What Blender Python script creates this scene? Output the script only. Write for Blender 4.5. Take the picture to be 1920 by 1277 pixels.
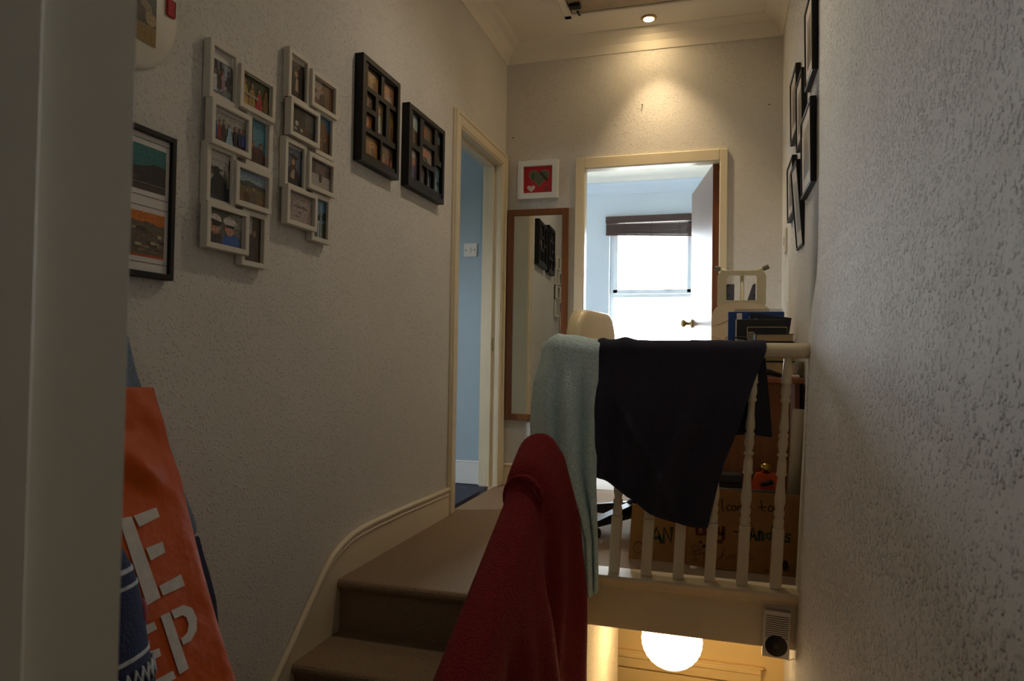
import bpy, bmesh, math, random
from mathutils import Vector, Matrix, noise
random.seed(7)
PI = math.pi
scn = bpy.context.scene
for o in list(bpy.data.objects):
    bpy.data.objects.remove(o)
COL = scn.collection

# ------------------------------------------------------------------ camera, sky, lamps, exposure
YAW, PITCH, ROLL, FPX = 0.289308, 0.022437, 0.015904, 1305.62
cam = bpy.data.cameras.new('camera')
cam.sensor_width = 36.0
cam.lens = 36.0 * FPX / 1920.0
cam.clip_start = 0.02
cam.dof.use_dof = True
cam.dof.focus_distance = 3.0
cam.dof.aperture_fstop = 7.0
co = bpy.data.objects.new('camera', cam)
COL.objects.link(co)
cy_, sy_ = math.cos(YAW), math.sin(YAW)
fw = Vector((-sy_ * math.cos(PITCH), cy_ * math.cos(PITCH), math.sin(PITCH)))
rt = Vector((cy_, sy_, 0)); up = rt.cross(fw)
rt2 = rt * math.cos(ROLL) + up * math.sin(ROLL)
up2 = up * math.cos(ROLL) - rt * math.sin(ROLL)
co.matrix_world = Matrix(((rt2.x, up2.x, -fw.x, 0), (rt2.y, up2.y, -fw.y, 0), (rt2.z, up2.z, -fw.z, 0), (0, 0, 0, 1)))
scn.camera = co
scn.view_settings.view_transform = 'Standard'
scn.view_settings.look = 'None'
scn.view_settings.gamma = 1.0
scn.view_settings.use_curve_mapping = False
scn.view_settings.exposure = 0.0
SKY = 100.0                # overcast sky radiance
SPOT_W = 22.0             # halogen downlights, each
LANTERN = 15.0             # paper lantern surface radiance
try:
    scn.cycles.use_denoising = True
    scn.cycles.max_bounces = 10
    scn.cycles.diffuse_bounces = 7
    scn.cycles.sample_clamp_indirect = 6.0
    scn.cycles.caustics_reflective = False
    scn.cycles.caustics_refractive = False
except Exception:
    pass

def lin(c):
    return tuple(((v / 255.0) / 12.92 if v <= 10 else (((v / 255.0) + 0.055) / 1.055) ** 2.4) for v in c)

w = bpy.data.worlds.new('sky'); scn.world = w; w.use_nodes = True
wn, wl = w.node_tree.nodes, w.node_tree.links
bg = wn['Background']
tc = wn.new('ShaderNodeTexCoord'); sx = wn.new('ShaderNodeSeparateXYZ')
rp = wn.new('ShaderNodeValToRGB')
wl.new(tc.outputs['Generated'], sx.inputs[0]); 
mm = wn.new('ShaderNodeMath'); mm.operation = 'MULTIPLY_ADD'; mm.inputs[1].default_value = 0.5; mm.inputs[2].default_value = 0.5
wl.new(sx.outputs['Z'], mm.inputs[0]); wl.new(mm.outputs[0], rp.inputs['Fac'])
rp.color_ramp.elements[0].position = 0.46; rp.color_ramp.elements[0].color = (0.16, 0.17, 0.15, 1)
rp.color_ramp.elements[1].position = 0.50; rp.color_ramp.elements[1].color = (0.84, 0.93, 1.0, 1)
wl.new(rp.outputs['Color'], bg.inputs['Color']); bg.inputs['Strength'].default_value = SKY

def aim(o, d):
    o.rotation_euler = Vector(d).to_track_quat('-Z', 'Y').to_euler()

def portal(name, loc, d, sx_, sy2):
    l = bpy.data.lights.new(name, 'AREA'); l.shape = 'RECTANGLE'; l.size = sx_; l.size_y = sy2
    l.cycles.is_portal = True
    o = bpy.data.objects.new(name, l); COL.objects.link(o); o.location = loc; aim(o, d)
portal('window_portal', (-0.72, 8.0, 0.855), (0, -1, 0), 0.96, 1.43)
portal('side_window_portal', (-4.35, 2.2, 0.45), (1, 0, 0), 0.4, 0.6)
for nm_, loc_, dir_, e_, sz_ in (('downlight_lamp', (-.40, 3.985, 1.925), (.10, .04, -1), 1.75, 82), ('downlight_lamp', (-.42, 2.72, 1.925), (0, -.1, -1), .78, 150)):
    sp = bpy.data.lights.new(nm_, 'SPOT')
    sp.energy = SPOT_W * e_; sp.color = (1.0, 0.74, 0.43) if sz_ < 100 else (1.0, .90, .76); sp.spot_size = math.radians(sz_); sp.spot_blend = 1.0; sp.shadow_soft_size = 0.022
    so = bpy.data.objects.new(nm_, sp); COL.objects.link(so); so.location = loc_; aim(so, dir_)

# ------------------------------------------------------------------ materials
def newmat(name):
    m = bpy.data.materials.new(name); m.use_nodes = True
    return m, m.node_tree.nodes, m.node_tree.links, m.node_tree.nodes['Principled BSDF']

def mat(name, rgb, rough=0.5, var=0.0, vscale=8.0, bump=0.0, bscale=60.0, bdist=0.002, metal=0.0, coat=0.0, rgb2=None, stretch=None, sheen=0.0, emit=0.0, spec=0.5, detail=4.0):
    m, n, l, p = newmat(name)
    c = lin(rgb) + (1,)
    p.inputs['Base Color'].default_value = c
    p.inputs['Roughness'].default_value = rough
    p.inputs['Metallic'].default_value = metal
    p.inputs['Specular IOR Level'].default_value = spec
    if coat: p.inputs['Coat Weight'].default_value = coat; p.inputs['Coat Roughness'].default_value = 0.08
    if sheen:
        p.inputs['Sheen Weight'].default_value = sheen; p.inputs['Sheen Roughness'].default_value = 0.45
        p.inputs['Sheen Tint'].default_value = c
    if emit:
        p.inputs['Emission Color'].default_value = c; p.inputs['Emission Strength'].default_value = emit
    vec = None
    if var or rgb2 or bump:
        t = n.new('ShaderNodeTexCoord'); mp = n.new('ShaderNodeMapping'); l.new(t.outputs['Object'], mp.inputs['Vector'])
        if stretch: mp.inputs['Scale'].default_value = stretch
        vec = mp.outputs['Vector']
    if var or rgb2:
        nz = n.new('ShaderNodeTexNoise'); nz.inputs['Scale'].default_value = vscale; nz.inputs['Detail'].default_value = detail
        l.new(vec, nz.inputs['Vector'])
        r = n.new('ShaderNodeValToRGB'); l.new(nz.outputs['Fac'], r.inputs['Fac'])
        if rgb2:
            a, b = c, lin(rgb2) + (1,)
        else:
            a = tuple(v * (1 - var) for v in c[:3]) + (1,); b = tuple(min(1, v * (1 + var)) for v in c[:3]) + (1,)
        r.color_ramp.elements[0].position = 0.3; r.color_ramp.elements[0].color = a
        r.color_ramp.elements[1].position = 0.7; r.color_ramp.elements[1].color = b
        l.new(r.outputs['Color'], p.inputs['Base Color'])
    if bump:
        nb = n.new('ShaderNodeTexNoise'); nb.inputs['Scale'].default_value = bscale; nb.inputs['Detail'].default_value = 3
        l.new(vec, nb.inputs['Vector'])
        bp = n.new('ShaderNodeBump'); bp.inputs['Strength'].default_value = bump; bp.inputs['Distance'].default_value = bdist
        l.new(nb.outputs['Fac'], bp.inputs['Height']); l.new(bp.outputs['Normal'], p.inputs['Normal'])
    return m

def woodchip(name, rgb, strength=1.0, scale=1.0, dist=0.0035):
    """painted woodchip wallpaper: scattered little proud flakes"""
    m, n, l, p = newmat(name)
    p.inputs['Base Color'].default_value = lin(rgb) + (1,); p.inputs['Roughness'].default_value = 0.85; p.inputs['Specular IOR Level'].default_value = 0.2
    t = n.new('ShaderNodeTexCoord')
    dz = n.new('ShaderNodeTexNoise'); dz.inputs['Scale'].default_value = 90 * scale; l.new(t.outputs['Object'], dz.inputs['Vector'])
    wv = n.new('ShaderNodeVectorMath'); wv.operation = 'MULTIPLY_ADD'; wv.inputs[1].default_value = (.012 / scale,) * 3
    l.new(dz.outputs['Color'], wv.inputs[0]); l.new(t.outputs['Object'], wv.inputs[2])
    def flakes(sc_, keep):
        vo = n.new('ShaderNodeTexVoronoi'); vo.inputs['Scale'].default_value = sc_; l.new(wv.outputs[0], vo.inputs['Vector'])
        r_ = n.new('ShaderNodeMapRange'); r_.inputs[1].default_value = .48; r_.inputs[2].default_value = .28; l.new(vo.outputs['Distance'], r_.inputs[0])
        sp_ = n.new('ShaderNodeSeparateColor'); l.new(vo.outputs['Color'], sp_.inputs[0])
        g_ = n.new('ShaderNodeMath'); g_.operation = 'GREATER_THAN'; g_.inputs[1].default_value = 1 - keep; l.new(sp_.outputs[0], g_.inputs[0])
        mu = n.new('ShaderNodeMath'); mu.operation = 'MULTIPLY'; l.new(r_.outputs[0], mu.inputs[0]); l.new(g_.outputs[0], mu.inputs[1]); return mu
    r1, r2 = flakes(105 * scale, .42), flakes(190 * scale, .35)
    lz = n.new('ShaderNodeTexNoise'); lz.inputs['Scale'].default_value = 3.0; l.new(t.outputs['Object'], lz.inputs['Vector'])
    a = n.new('ShaderNodeMath'); a.operation = 'MULTIPLY_ADD'; a.inputs[1].default_value = 0.45
    l.new(r2.outputs[0], a.inputs[0]); l.new(r1.outputs[0], a.inputs[2])
    b = n.new('ShaderNodeMath'); b.operation = 'MULTIPLY_ADD'; b.inputs[1].default_value = 1.5
    l.new(lz.outputs['Fac'], b.inputs[0]); l.new(a.outputs[0], b.inputs[2])
    bp = n.new('ShaderNodeBump'); bp.inputs['Strength'].default_value = strength; bp.inputs['Distance'].default_value = dist
    l.new(b.outputs[0], bp.inputs['Height']); l.new(bp.outputs['Normal'], p.inputs['Normal'])
    # slight grime
    cz = n.new('ShaderNodeTexNoise'); cz.inputs['Scale'].default_value = 1.7; cz.inputs['Detail'].default_value = 6; l.new(t.outputs['Object'], cz.inputs['Vector'])
    r3 = n.new('ShaderNodeValToRGB'); l.new(cz.outputs['Fac'], r3.inputs['Fac']); c = lin(rgb)
    r3.color_ramp.elements[0].position = 0.25; r3.color_ramp.elements[0].color = tuple(v * 0.9 for v in c) + (1,)
    r3.color_ramp.elements[1].position = 0.6; r3.color_ramp.elements[1].color = c + (1,)
    l.new(r3.outputs['Color'], p.inputs['Base Color'])
    return m

M = {}
M['wall'] = woodchip('woodchip_cream', (214, 210, 203), 0.75, 1.0, .003)
M['wall_r'] = woodchip('woodchip_right', (236, 236, 234), 1.0, 0.95, 0.0065)
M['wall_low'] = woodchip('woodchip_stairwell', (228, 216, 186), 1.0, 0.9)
M['ceiling'] = mat('ceiling_paint', (234, 226, 212), 0.7, 0.03, 3, 0.15, 40)
M['cream'] = mat('cream_gloss_paint', (222, 208, 178), 0.32, 0.03, 6, 0.08, 30)
M['cream_matt'] = mat('cream_worn_paint', (216, 202, 172), 0.6, 0.05, 9, 0.15, 40, spec=0.2)
M['carpet_bounce'] = mat('lower_stair_bounce_carpet', (190, 166, 136), 0.95, 0.1, 120, 0.5, 300)  # lighter than the landing carpet, added to bounce lantern light onto the fascia
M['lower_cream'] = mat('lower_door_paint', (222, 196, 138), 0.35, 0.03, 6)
M['bluewall'] = mat('blue_wall_paint', (162, 180, 190), 0.7, 0.03, 2, 0.15, 70)
M['palewall'] = mat('pale_room_paint', (206, 216, 224), 0.7, 0.02, 2)
M['jamb'] = mat('jamb_paint', (226, 222, 208), 0.35, 0.02, 4)
M['white'] = mat('white_paint', (226, 226, 222), 0.35)
M['upvc'] = mat('window_white', (232, 236, 240), 0.3)
M['plastic'] = mat('white_plastic', (222, 218, 208), 0.35)
M['carpet'] = mat('beige_carpet', (120, 98, 74), 0.95, 0.0, 220, 0.9, 420, 0.004, rgb2=(160, 136, 108), detail=6)
M['carpet_room'] = mat('pale_room_carpet', (190, 184, 178), 0.95, 0.08, 120, 0.5, 300, 0.003)
M['carpet_blue'] = mat('navy_carpet', (58, 62, 84), 0.95, 0.1, 150, 0.6, 300, 0.003)
M['terry_blue'] = mat('terry_pale_blue', (216, 242, 248), 0.95, 0.16, 130, 0.9, 150, 0.012)
M['terry_red'] = mat('terry_deep_red', (126, 10, 18), 0.95, 0.22, 150, 1.0, 190, 0.010, sheen=0.08)
M['navy'] = mat('navy_jersey', (42, 40, 56), 0.9, 0.12, 60, 0.5, 300, 0.002, sheen=0.15)
M['black'] = mat('black_frame', (17, 16, 16), 0.45, spec=0.3)
M['blackp'] = mat('black_plastic', (14, 14, 16), 0.35)
M['blackm'] = mat('matt_black', (12, 12, 13), 0.7)
M['framewhite'] = mat('white_frame', (206, 200, 186), 0.35)
M['mount'] = mat('white_mount', (212, 205, 198), 0.7)
M['woodred'] = mat('red_brown_wood', (112, 66, 30), 0.4, 0.25, 5, 0.1, 30, 0.001, stretch=(8, 8, 0.6))
M['desk'] = mat('desk_wood', (150, 92, 52), 0.45, 0.18, 4, stretch=(10, 10, 0.5))
M['door_edge'] = mat('door_edge_wood', (110, 58, 26), 0.5, 0.2, 4, stretch=(12, 12, 0.5))
M['door_face'] = mat('door_veneer', (134, 98, 70), 0.38, 0.2, 5, stretch=(16, 16, 0.35), coat=0.1)
M['blind'] = mat('blind_wood', (62, 40, 34), 0.5, 0.2, 5, stretch=(0.6, 10, 10))
M['mirror'] = mat('mirror_glass', (232, 236, 234), 0.01, metal=1.0)
M['chrome'] = mat('chrome', (205, 205, 205), 0.15, metal=1.0)
M['brass'] = mat('aged_brass', (176, 150, 96), 0.3, metal=1.0)
M['gold'] = mat('gold_metal', (212, 176, 92), 0.22, metal=1.0)
M['creamvinyl'] = mat('cream_vinyl', (232, 214, 172), 0.35, 0.03, 5, 0.1, 25, 0.002)
M['creamcloth'] = mat('cream_cotton', (226, 212, 182), 0.85, 0.04, 8, 0.3, 40, 0.003)
M['creammetal'] = mat('cream_enamel', (206, 200, 168), 0.35)
M['greyrubber'] = mat('grey_rubber', (108, 104, 98), 0.7)
M['card'] = mat('cardboard', (158, 112, 60), 0.8, 0.08, 30, 0.1, 200, 0.0005)
M['ink'] = mat('black_ink', (22, 18, 16), 0.6)
M['inkthin'] = mat('faint_ink', (44, 32, 22), 0.7)
M['inkred'] = mat('maroon_ink', (84, 22, 26), 0.6)
M['inkgreen'] = mat('dark_green_ink', (24, 56, 44), 0.6)
M['inkleaf'] = mat('leaf_green_ink', (50, 84, 40), 0.6)
M['paperroll'] = mat('roll_paper', (160, 144, 116), 0.7, 0.04, 10)
M['orange'] = mat('orange_nylon', (190, 80, 10), 0.5, 0.06, 6, 0.5, 11, 0.02, spec=.3)
M['orangered'] = mat('orange_lining', (206, 40, 20), 0.5)
M['orangeplastic'] = mat('orange_plastic', (232, 88, 20), 0.35)
M['print'] = mat('tote_print', (196, 190, 182), 0.6, 0.10, 60)
M['greyknit'] = mat('blue_grey_wool', (108, 124, 146), 0.95, 0.2, 90, 0.8, 200, 0.004)
M['navyknit'] = mat('navy_wool', (26, 34, 66), 0.95, 0.2, 70, 0.6, 200, 0.003)
M['whiteknit'] = mat('white_wool', (170, 172, 176), 0.95, 0.2, 70, 0.6, 200, 0.003)
M['pinkknit'] = mat('pink_wool', (150, 70, 84), 0.95, 0.1, 70)
M['bluecard'] = mat('blue_folder', (18, 62, 128), 0.4)
M['navycard'] = mat('navy_booklet', (20, 28, 46), 0.4)
M['darkcard'] = mat('black_folder', (24, 27, 30), 0.5)
M['page'] = mat('book_pages', (222, 190, 140), 0.8, 0.06, 120, stretch=(1, 1, 30))
M['yellowed'] = mat('yellowed_edge', (196, 170, 88), 0.7)
M['olive'] = mat('olive_cover', (138, 130, 104), 0.6)
M['paper'] = mat('white_paper', (220, 218, 216), 0.7)
M['label'] = mat('pale_print', (150, 156, 168), 0.6)
M['red'] = mat('red_felt', (176, 28, 32), 0.7)
M['grey'] = mat('dark_grey_plastic', (66, 60, 54), 0.5)
M['greyblue'] = mat('greyblue_card', (92, 96, 110), 0.7)
M['teal'] = mat('teal_print', (52, 120, 124), 0.6)
M['hatch'] = mat('hatch_board', (170, 150, 126), 0.6, 0.12, 9)
M['lampglow'] = mat('halogen_glow', (255, 222, 168), 0.4, emit=260.0)
M['scuff_shade'] = mat('dark_scuff_and_shade', (64, 44, 26), 0.8)  # nail heads, chime slots, and the painted shade of the hatch gap

def clear_glass(name, tint=(1, 1, 1), gl=0.06):
    m, n, l, p = newmat(name); n.remove(p)
    t = n.new('ShaderNodeBsdfTransparent'); t.inputs['Color'].default_value = tint + (1,)
    g = n.new('ShaderNodeBsdfGlossy'); g.inputs['Roughness'].default_value = 0.02
    mx = n.new('ShaderNodeMixShader'); mx.inputs['Fac'].default_value = gl
    l.new(t.outputs[0], mx.inputs[1]); l.new(g.outputs[0], mx.inputs[2]); l.new(mx.outputs[0], n['Material Output'].inputs['Surface'])
    return m
M['glass'] = clear_glass('window_glass')
M['film'] = clear_glass('clear_plastic', (0.85, 0.86, 0.88), 0.16)

def lantern_mat():
    m, n, l, p = newmat('lantern_paper')
    p.inputs['Base Color'].default_value = lin((250, 236, 206)) + (1,); p.inputs['Roughness'].default_value = 0.8
    p.inputs['Emission Color'].default_value = (1.0, 0.72, 0.40, 1); p.inputs['Emission Strength'].default_value = LANTERN
    return m
M['lantern'] = lantern_mat()

def photo_mat():
    """prints: flat colour patches stored per face, broken up like a photograph"""
    m, n, l, p = newmat('photo_print'); p.inputs['Roughness'].default_value = 0.28
    a = n.new('ShaderNodeAttribute'); a.attribute_name = 'Col'
    t = n.new('ShaderNodeTexCoord'); z = n.new('ShaderNodeTexNoise'); z.inputs['Scale'].default_value = 160; z.inputs['Detail'].default_value = 5
    l.new(t.outputs['Object'], z.inputs['Vector'])
    r = n.new('ShaderNodeValToRGB'); l.new(z.outputs['Fac'], r.inputs['Fac'])
    r.color_ramp.elements[0].position = 0.3; r.color_ramp.elements[0].color = (0.5, 0.5, 0.5, 1)
    r.color_ramp.elements[1].position = 0.7; r.color_ramp.elements[1].color = (1.35, 1.3, 1.25, 1)
    mx = n.new('ShaderNodeMix'); mx.data_type = 'RGBA'; mx.blend_type = 'MULTIPLY'; mx.inputs['Factor'].default_value = 1.0
    l.new(a.outputs['Color'], mx.inputs['A']); l.new(r.outputs['Color'], mx.inputs['B']); l.new(mx.outputs['Result'], p.inputs['Base Color'])
    return m
M['photo'] = photo_mat()

# ------------------------------------------------------------------ mesh helpers
class MB:
    def __init__(s):
        s.v, s.f, s.mi, s.mats, s.sm = [], [], [], [], []
    def m(s, mt):
        if mt not in s.mats: s.mats.append(mt)
        return s.mats.index(mt)
    def add(s, vs, fs, mt, smooth=False, X=None):
        b = len(s.v); k = s.m(mt)
        s.v += [(X @ Vector(v)) if X else Vector(v) for v in vs]
        for f in fs: s.f.append([i + b for i in f]); s.mi.append(k); s.sm.append(smooth)
    def bm(s, bm, mt, smooth=False, X=None):
        bm.verts.index_update()
        s.add([v.co.copy() for v in bm.verts], [[v.index for v in f.verts] for f in bm.faces], mt, smooth, X); bm.free()
    def box(s, lo, hi, mt, bev=0.0, X=None, seg=1, smooth=False):
        bm = bmesh.new(); bmesh.ops.create_cube(bm, size=1)
        lo, hi = Vector(lo), Vector(hi)
        for v in bm.verts: v.co = Vector(((v.co.x + .5) * (hi.x - lo.x) + lo.x, (v.co.y + .5) * (hi.y - lo.y) + lo.y, (v.co.z + .5) * (hi.z - lo.z) + lo.z))
        if bev: bmesh.ops.bevel(bm, geom=bm.edges[:], offset=bev, segments=seg, affect='EDGES', profile=0.5)
        s.bm(bm, mt, smooth, X); return s
    def tube(s, pts, r, mt, n=10, X=None, cap=True, closed=False):
        pts = [Vector(p) for p in pts]; vs, fs = [], []; N = len(pts)
        rr = r if isinstance(r, (list, tuple)) else [r] * N
        pn = None
        for i, p in enumerate(pts):
            if closed: t = pts[(i + 1) % N] - pts[i - 1]
            else: t = (pts[min(i + 1, N - 1)] - pts[max(i - 1, 0)])
            t.normalize()
            if pn is None: pn = t.orthogonal().normalized()
            pn = (pn - t * pn.dot(t)).normalized(); bn = t.cross(pn)
            for k in range(n):
                a = 2 * PI * k / n; vs.append(p + (pn * math.cos(a) + bn * math.sin(a)) * rr[i])
        for i in range(N if closed else N - 1):
            j = (i + 1) % N
            for k in range(n): fs.append((i * n + k, i * n + (k + 1) % n, j * n + (k + 1) % n, j * n + k))
        if cap and not closed: fs.append(tuple(range(n))[::-1]); fs.append(tuple((N - 1) * n + k for k in range(n)))
        s.add(vs, fs, mt, True, X); return s
    def lathe(s, prof, mt, n=20, X=None, smooth=True, cap=True):
        vs, fs = [], []
        for r, z in prof:
            for k in range(n): a = 2 * PI * k / n; vs.append((r * math.cos(a), r * math.sin(a), z))
        for i in range(len(prof) - 1):
            for k in range(n): fs.append((i * n + k, i * n + (k + 1) % n, (i + 1) * n + (k + 1) % n, (i + 1) * n + k))
        if cap: fs.append(tuple(range(n))[::-1]); fs.append(tuple((len(prof) - 1) * n + k for k in range(n)))
        s.add(vs, fs, mt, smooth, X); return s
    def prism(s, poly, a, b, mt, axis='y', X=None, smooth=False):
        """extrude a 2D polygon along an axis between a and b"""
        def P(p, t):
            return {'y': (p[0], t, p[1]), 'x': (t, p[0], p[1]), 'z': (p[0], p[1], t)}[axis]
        n = len(poly); vs = [P(p, a) for p in poly] + [P(p, b) for p in poly]
        fs = [tuple(range(n))[::-1], tuple(range(n, 2 * n))] + [(i, (i + 1) % n, n + (i + 1) % n, n + i) for i in range(n)]
        s.add(vs, fs, mt, smooth, X); return s
    def strokes(s, polys, wd, y, mt, X=None):
        """flat pen strokes in the xz plane at depth y"""
        for pl in polys:
            pl = [Vector((p[0], p[1])) for p in pl]; L, R = [], []
            for i, p in enumerate(pl):
                t = pl[min(i + 1, len(pl) - 1)] - pl[max(i - 1, 0)]
                if t.length < 1e-6: t = Vector((1, 0))
                t.normalize(); q = Vector((-t.y, t.x)) * wd / 2
                e = t * wd * 0.3 * (-1 if i == 0 else (1 if i == len(pl) - 1 else 0))
                L.append(p + q + e); R.append(p - q + e)
            n = len(pl)
            s.add([(p.x, y, p.y) for p in L] + [(p.x, y, p.y) for p in R], [(i, i + 1, n + i + 1, n + i) for i in range(n - 1)], mt, False, X)
    def build(s, name, parent=None, sub=0, fixn=True):
        me = bpy.data.meshes.new(name); me.from_pydata([tuple(v) for v in s.v], [], s.f)
        for mt in s.mats: me.materials.append(M[mt] if isinstance(mt, str) else mt)
        me.polygons.foreach_set('material_index', s.mi); me.polygons.foreach_set('use_smooth', s.sm)
        if fixn:
            b = bmesh.new(); b.from_mesh(me); bmesh.ops.recalc_face_normals(b, faces=b.faces[:]); b.to_mesh(me); b.free()
        me.update()
        o = bpy.data.objects.new(name, me); COL.objects.link(o)
        if parent: o.parent = parent
        if sub:
            md = o.modifiers.new('smooth', 'SUBSURF'); md.levels = sub; md.render_levels = sub
        return o

def tag(o, label=None, cat=None, group=None, kind=None):
    if label: o['label'] = label
    if cat: o['category'] = cat
    if group: o['group'] = group
    if kind: o['kind'] = kind
    return o
def thing(name, label, cat, loc=(0, 0, 0), rz=0.0, group=None, kind=None):
    o = bpy.data.objects.new(name, None); COL.objects.link(o); o.empty_display_size = 0.1
    o.location = loc; o.rotation_euler = (0, 0, rz)
    return tag(o, label, cat, group, kind)
def struct(mb, name, label=None, cat=None, parent=None):
    o = mb.build(name, parent)
    if not parent: tag(o, label, cat, None, 'structure')
    return o
def copy_tree(o, parent=None):
    c = o.copy(); COL.objects.link(c)
    if parent: c.parent = parent
    for ch in list(o.children): copy_tree(ch, c)
    return c
LEFT, BACK, RIGHT = PI / 2, 0.0, -PI / 2          # wall-hung things: local x along the wall, y into it, z up
XL, XR, YB, ZF, ZC = -1.31, 0.336, 4.20, -0.805, 1.95

# ------------------------------------------------------------------ room shell
def box1(name, lo, hi, mt, label, cat='wall', bev=0):
    return struct(MB().box(lo, hi, mt, bev), name, label, cat)

# left wall of the landing with the side doorway
DY0, DY1, DZ = 3.375, 4.10, 1.185
b = MB()
b.box((XL - .11, -1.3, -1.6), (XL, DY0, ZC), 'wall')
b.box((XL - .11, DY0, DZ), (XL, DY1, ZC), 'wall')
b.box((XL - .11, DY1, -1.0), (XL, YB + .02, ZC), 'wall')
struct(b, 'wall_left', 'long cream woodchip wall carrying the photo frames, left of the stairs', 'wall')
# back wall with main doorway
MX0, MX1, MZ = -0.80, -0.003, 1.157
b = MB()
b.box((XL - .11, YB, -1.0), (MX0, YB + .05, ZC), 'wall')
b.box((MX0, YB, MZ), (MX1, YB + .05, ZC), 'wall')
b.box((MX1, YB, -1.0), (0.47, YB + .05, ZC), 'wall')
wb_ = struct(b, 'wall_back', 'cream woodchip end wall around the open bedroom doorway', 'wall')
for nx_, nz_ in ((-.455, 1.525), (.262, 1.462), (-1.262, 1.385)):
    MB().lathe([(.0022, 0), (.0022, .014), (.004, .016), (.0035, .018)], 'scuff_shade', 8, Matrix.Translation((nx_, YB + .001, nz_)) @ Matrix.Rotation(PI / 2 + .3, 4, 'X')).build('nail', wb_)

# right wall: slightly out of plumb on the stair side
def xr(y, z):
    wgt = max(0.0, min(1.0, (2.70 - y) / .07))
    k = max(0.0, min(1.0, (z - .05) / .45)); k = k * k * (3 - 2 * k)
    return XR - 0.041 * max(0.0, 1.0 - z) * wgt * (1 - k)
b = MB(); ys = [-1.3 + i * 0.25 for i in range(23)]; zs = [-3.9 + i * 0.1 for i in range(60)]
ys[-1] = 4.25; zs[-1] = 2.0; ys = sorted(ys + [2.63, 2.665, 2.70])
vs = [(xr(y, z), y, z) for y in ys for z in zs]; nz = len(zs)
fs = [(i * nz + j, (i + 1) * nz + j, (i + 1) * nz + j + 1, i * nz + j + 1) for i in range(len(ys) - 1) for j in range(nz - 1)]
b.add(vs, fs, 'wall_r', True)
b.box((0.47, -1.3, -3.9), (0.55, 4.3, 2.0), 'wall_r')
struct(b, 'wall_right', 'right hand woodchip wall running past the stairwell, catching cool daylight', 'wall')

# ceilings
box1('ceiling', (-4.6, -1.4, ZC), (1.6, 8.1, ZC + .1), 'ceiling', 'plain cream ceiling over the landing', 'ceiling')

# camera-side partition with the doorway the picture is taken through
b = MB()
b.box((XL - .11, .315, -1.6), (-.48, .445, ZC), 'wall')
b.box((-.48, .315, .70), (.47, .445, ZC), 'wall')
struct(b, 'wall_front', 'partition wall around the near doorway beside the hanging bag', 'wall')
d = thing('door_1', 'cream painted near door jamb filling the left edge of the view', 'door', (0, 0, 0), kind='structure')
MB().box((-.48, .30, -1.36), (-.46, .455, .70), 'jamb', .003).build('lining', d)
MB().box((-.462, .30, -1.36), (-.447, .362, .69), 'jamb', .002).build('door_stop', d)
MB().box((-.48, .30, .68), (.27, .455, .70), 'jamb', .003).build('head_lining', d)
MB().box((-.555, .442, -1.36), (-.468, .452, .77), 'jamb', .003).build('architrave', d)
box1('wall_rear', (-1.5, -1.4, -1.6), (.5, -1.3, ZC), 'wall', 'plain wall of the room behind the viewer')

# floors: landing slab, half landing, steps
b = MB()
b.box((XL - .02, 2.25, ZF - .15), (-.47, YB + .045, ZF), 'carpet', .012, seg=2)
b.box((-.48, 2.60, ZF - .15), (.33, YB + .045, ZF), 'carpet')
struct(b, 'floor', 'beige carpeted upper landing floor at the top of the stairs', 'floor')
def step(y_nose, z_top, rise, x0, x1, depth, sgn=1, mt='carpet'):
    """carpeted step with rounded nosing; the tread runs from the nosing back by depth"""
    m_ = MB(); r = .018; pr = []
    for k in range(7):
        a = PI / 2 + PI * k / 6
        pr.append((y_nose + sgn * (r + r * math.cos(a)), z_top - r + r * math.sin(a)))
    pr += [(y_nose + sgn * .022, z_top - 2 * r - .004), (y_nose + sgn * .022, z_top - rise), (y_nose + sgn * depth, z_top - rise), (y_nose + sgn * depth, z_top)]
    m_.prism(pr, x0, x1, mt, 'x', smooth=False); return m_
st = thing('staircase', 'short beige carpeted flight climbing to the upper landing, left of the red towel', 'stairs', (0, 0, 0))
step(2.215, ZF + .001, .19, XL, -.528, .10).build('step', st)
step(1.945, -.99, .19, XL, -.528, .32).build('step', st)
step(1.675, -1.175, .19, XL, -.528, .32).build('step', st)
box1('floor_half_landing', (XL - .1, -1.35, -1.52), (.32, 1.02, -1.36), 'carpet', 'beige carpeted half landing in the near doorway', 'floor')
box1('floor_quarter', (XL - .1, 1.02, -1.52), (-.50, 1.75, -1.362), 'carpet', 'beige carpet at the foot of the short flight', 'floor')
dn = thing('lower_staircase', 'main flight descending under the landing from the half landing', 'stairs', (0, 0, 0))
for i in range(10):
    zt = -1.36 - .215 * (i + 1); y1 = 1.02 + .235 * (i + 1)
    step(y1, zt, .215, -.46, .25, .248, -1, 'carpet_bounce').build('step', dn)
# stairwell side wall and lower hall
prof = [(1.0, -1.40), (1.75, -1.25), (2.10, -1.02), (2.24, -.96), (3.62, -.96), (3.62, -3.9), (1.0, -3.9)]
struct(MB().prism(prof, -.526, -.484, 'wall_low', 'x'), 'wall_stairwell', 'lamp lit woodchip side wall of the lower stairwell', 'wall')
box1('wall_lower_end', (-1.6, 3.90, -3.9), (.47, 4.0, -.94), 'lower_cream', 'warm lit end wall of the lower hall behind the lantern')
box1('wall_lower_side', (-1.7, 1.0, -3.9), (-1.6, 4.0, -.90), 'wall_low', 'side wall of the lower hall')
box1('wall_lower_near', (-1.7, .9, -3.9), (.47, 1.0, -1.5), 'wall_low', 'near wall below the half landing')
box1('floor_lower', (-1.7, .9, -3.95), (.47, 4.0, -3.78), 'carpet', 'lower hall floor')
d = thing('door_2', 'cream lower hall door under the paper lantern', 'door', (0, 0, 0), kind='structure')
b = MB()
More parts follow.
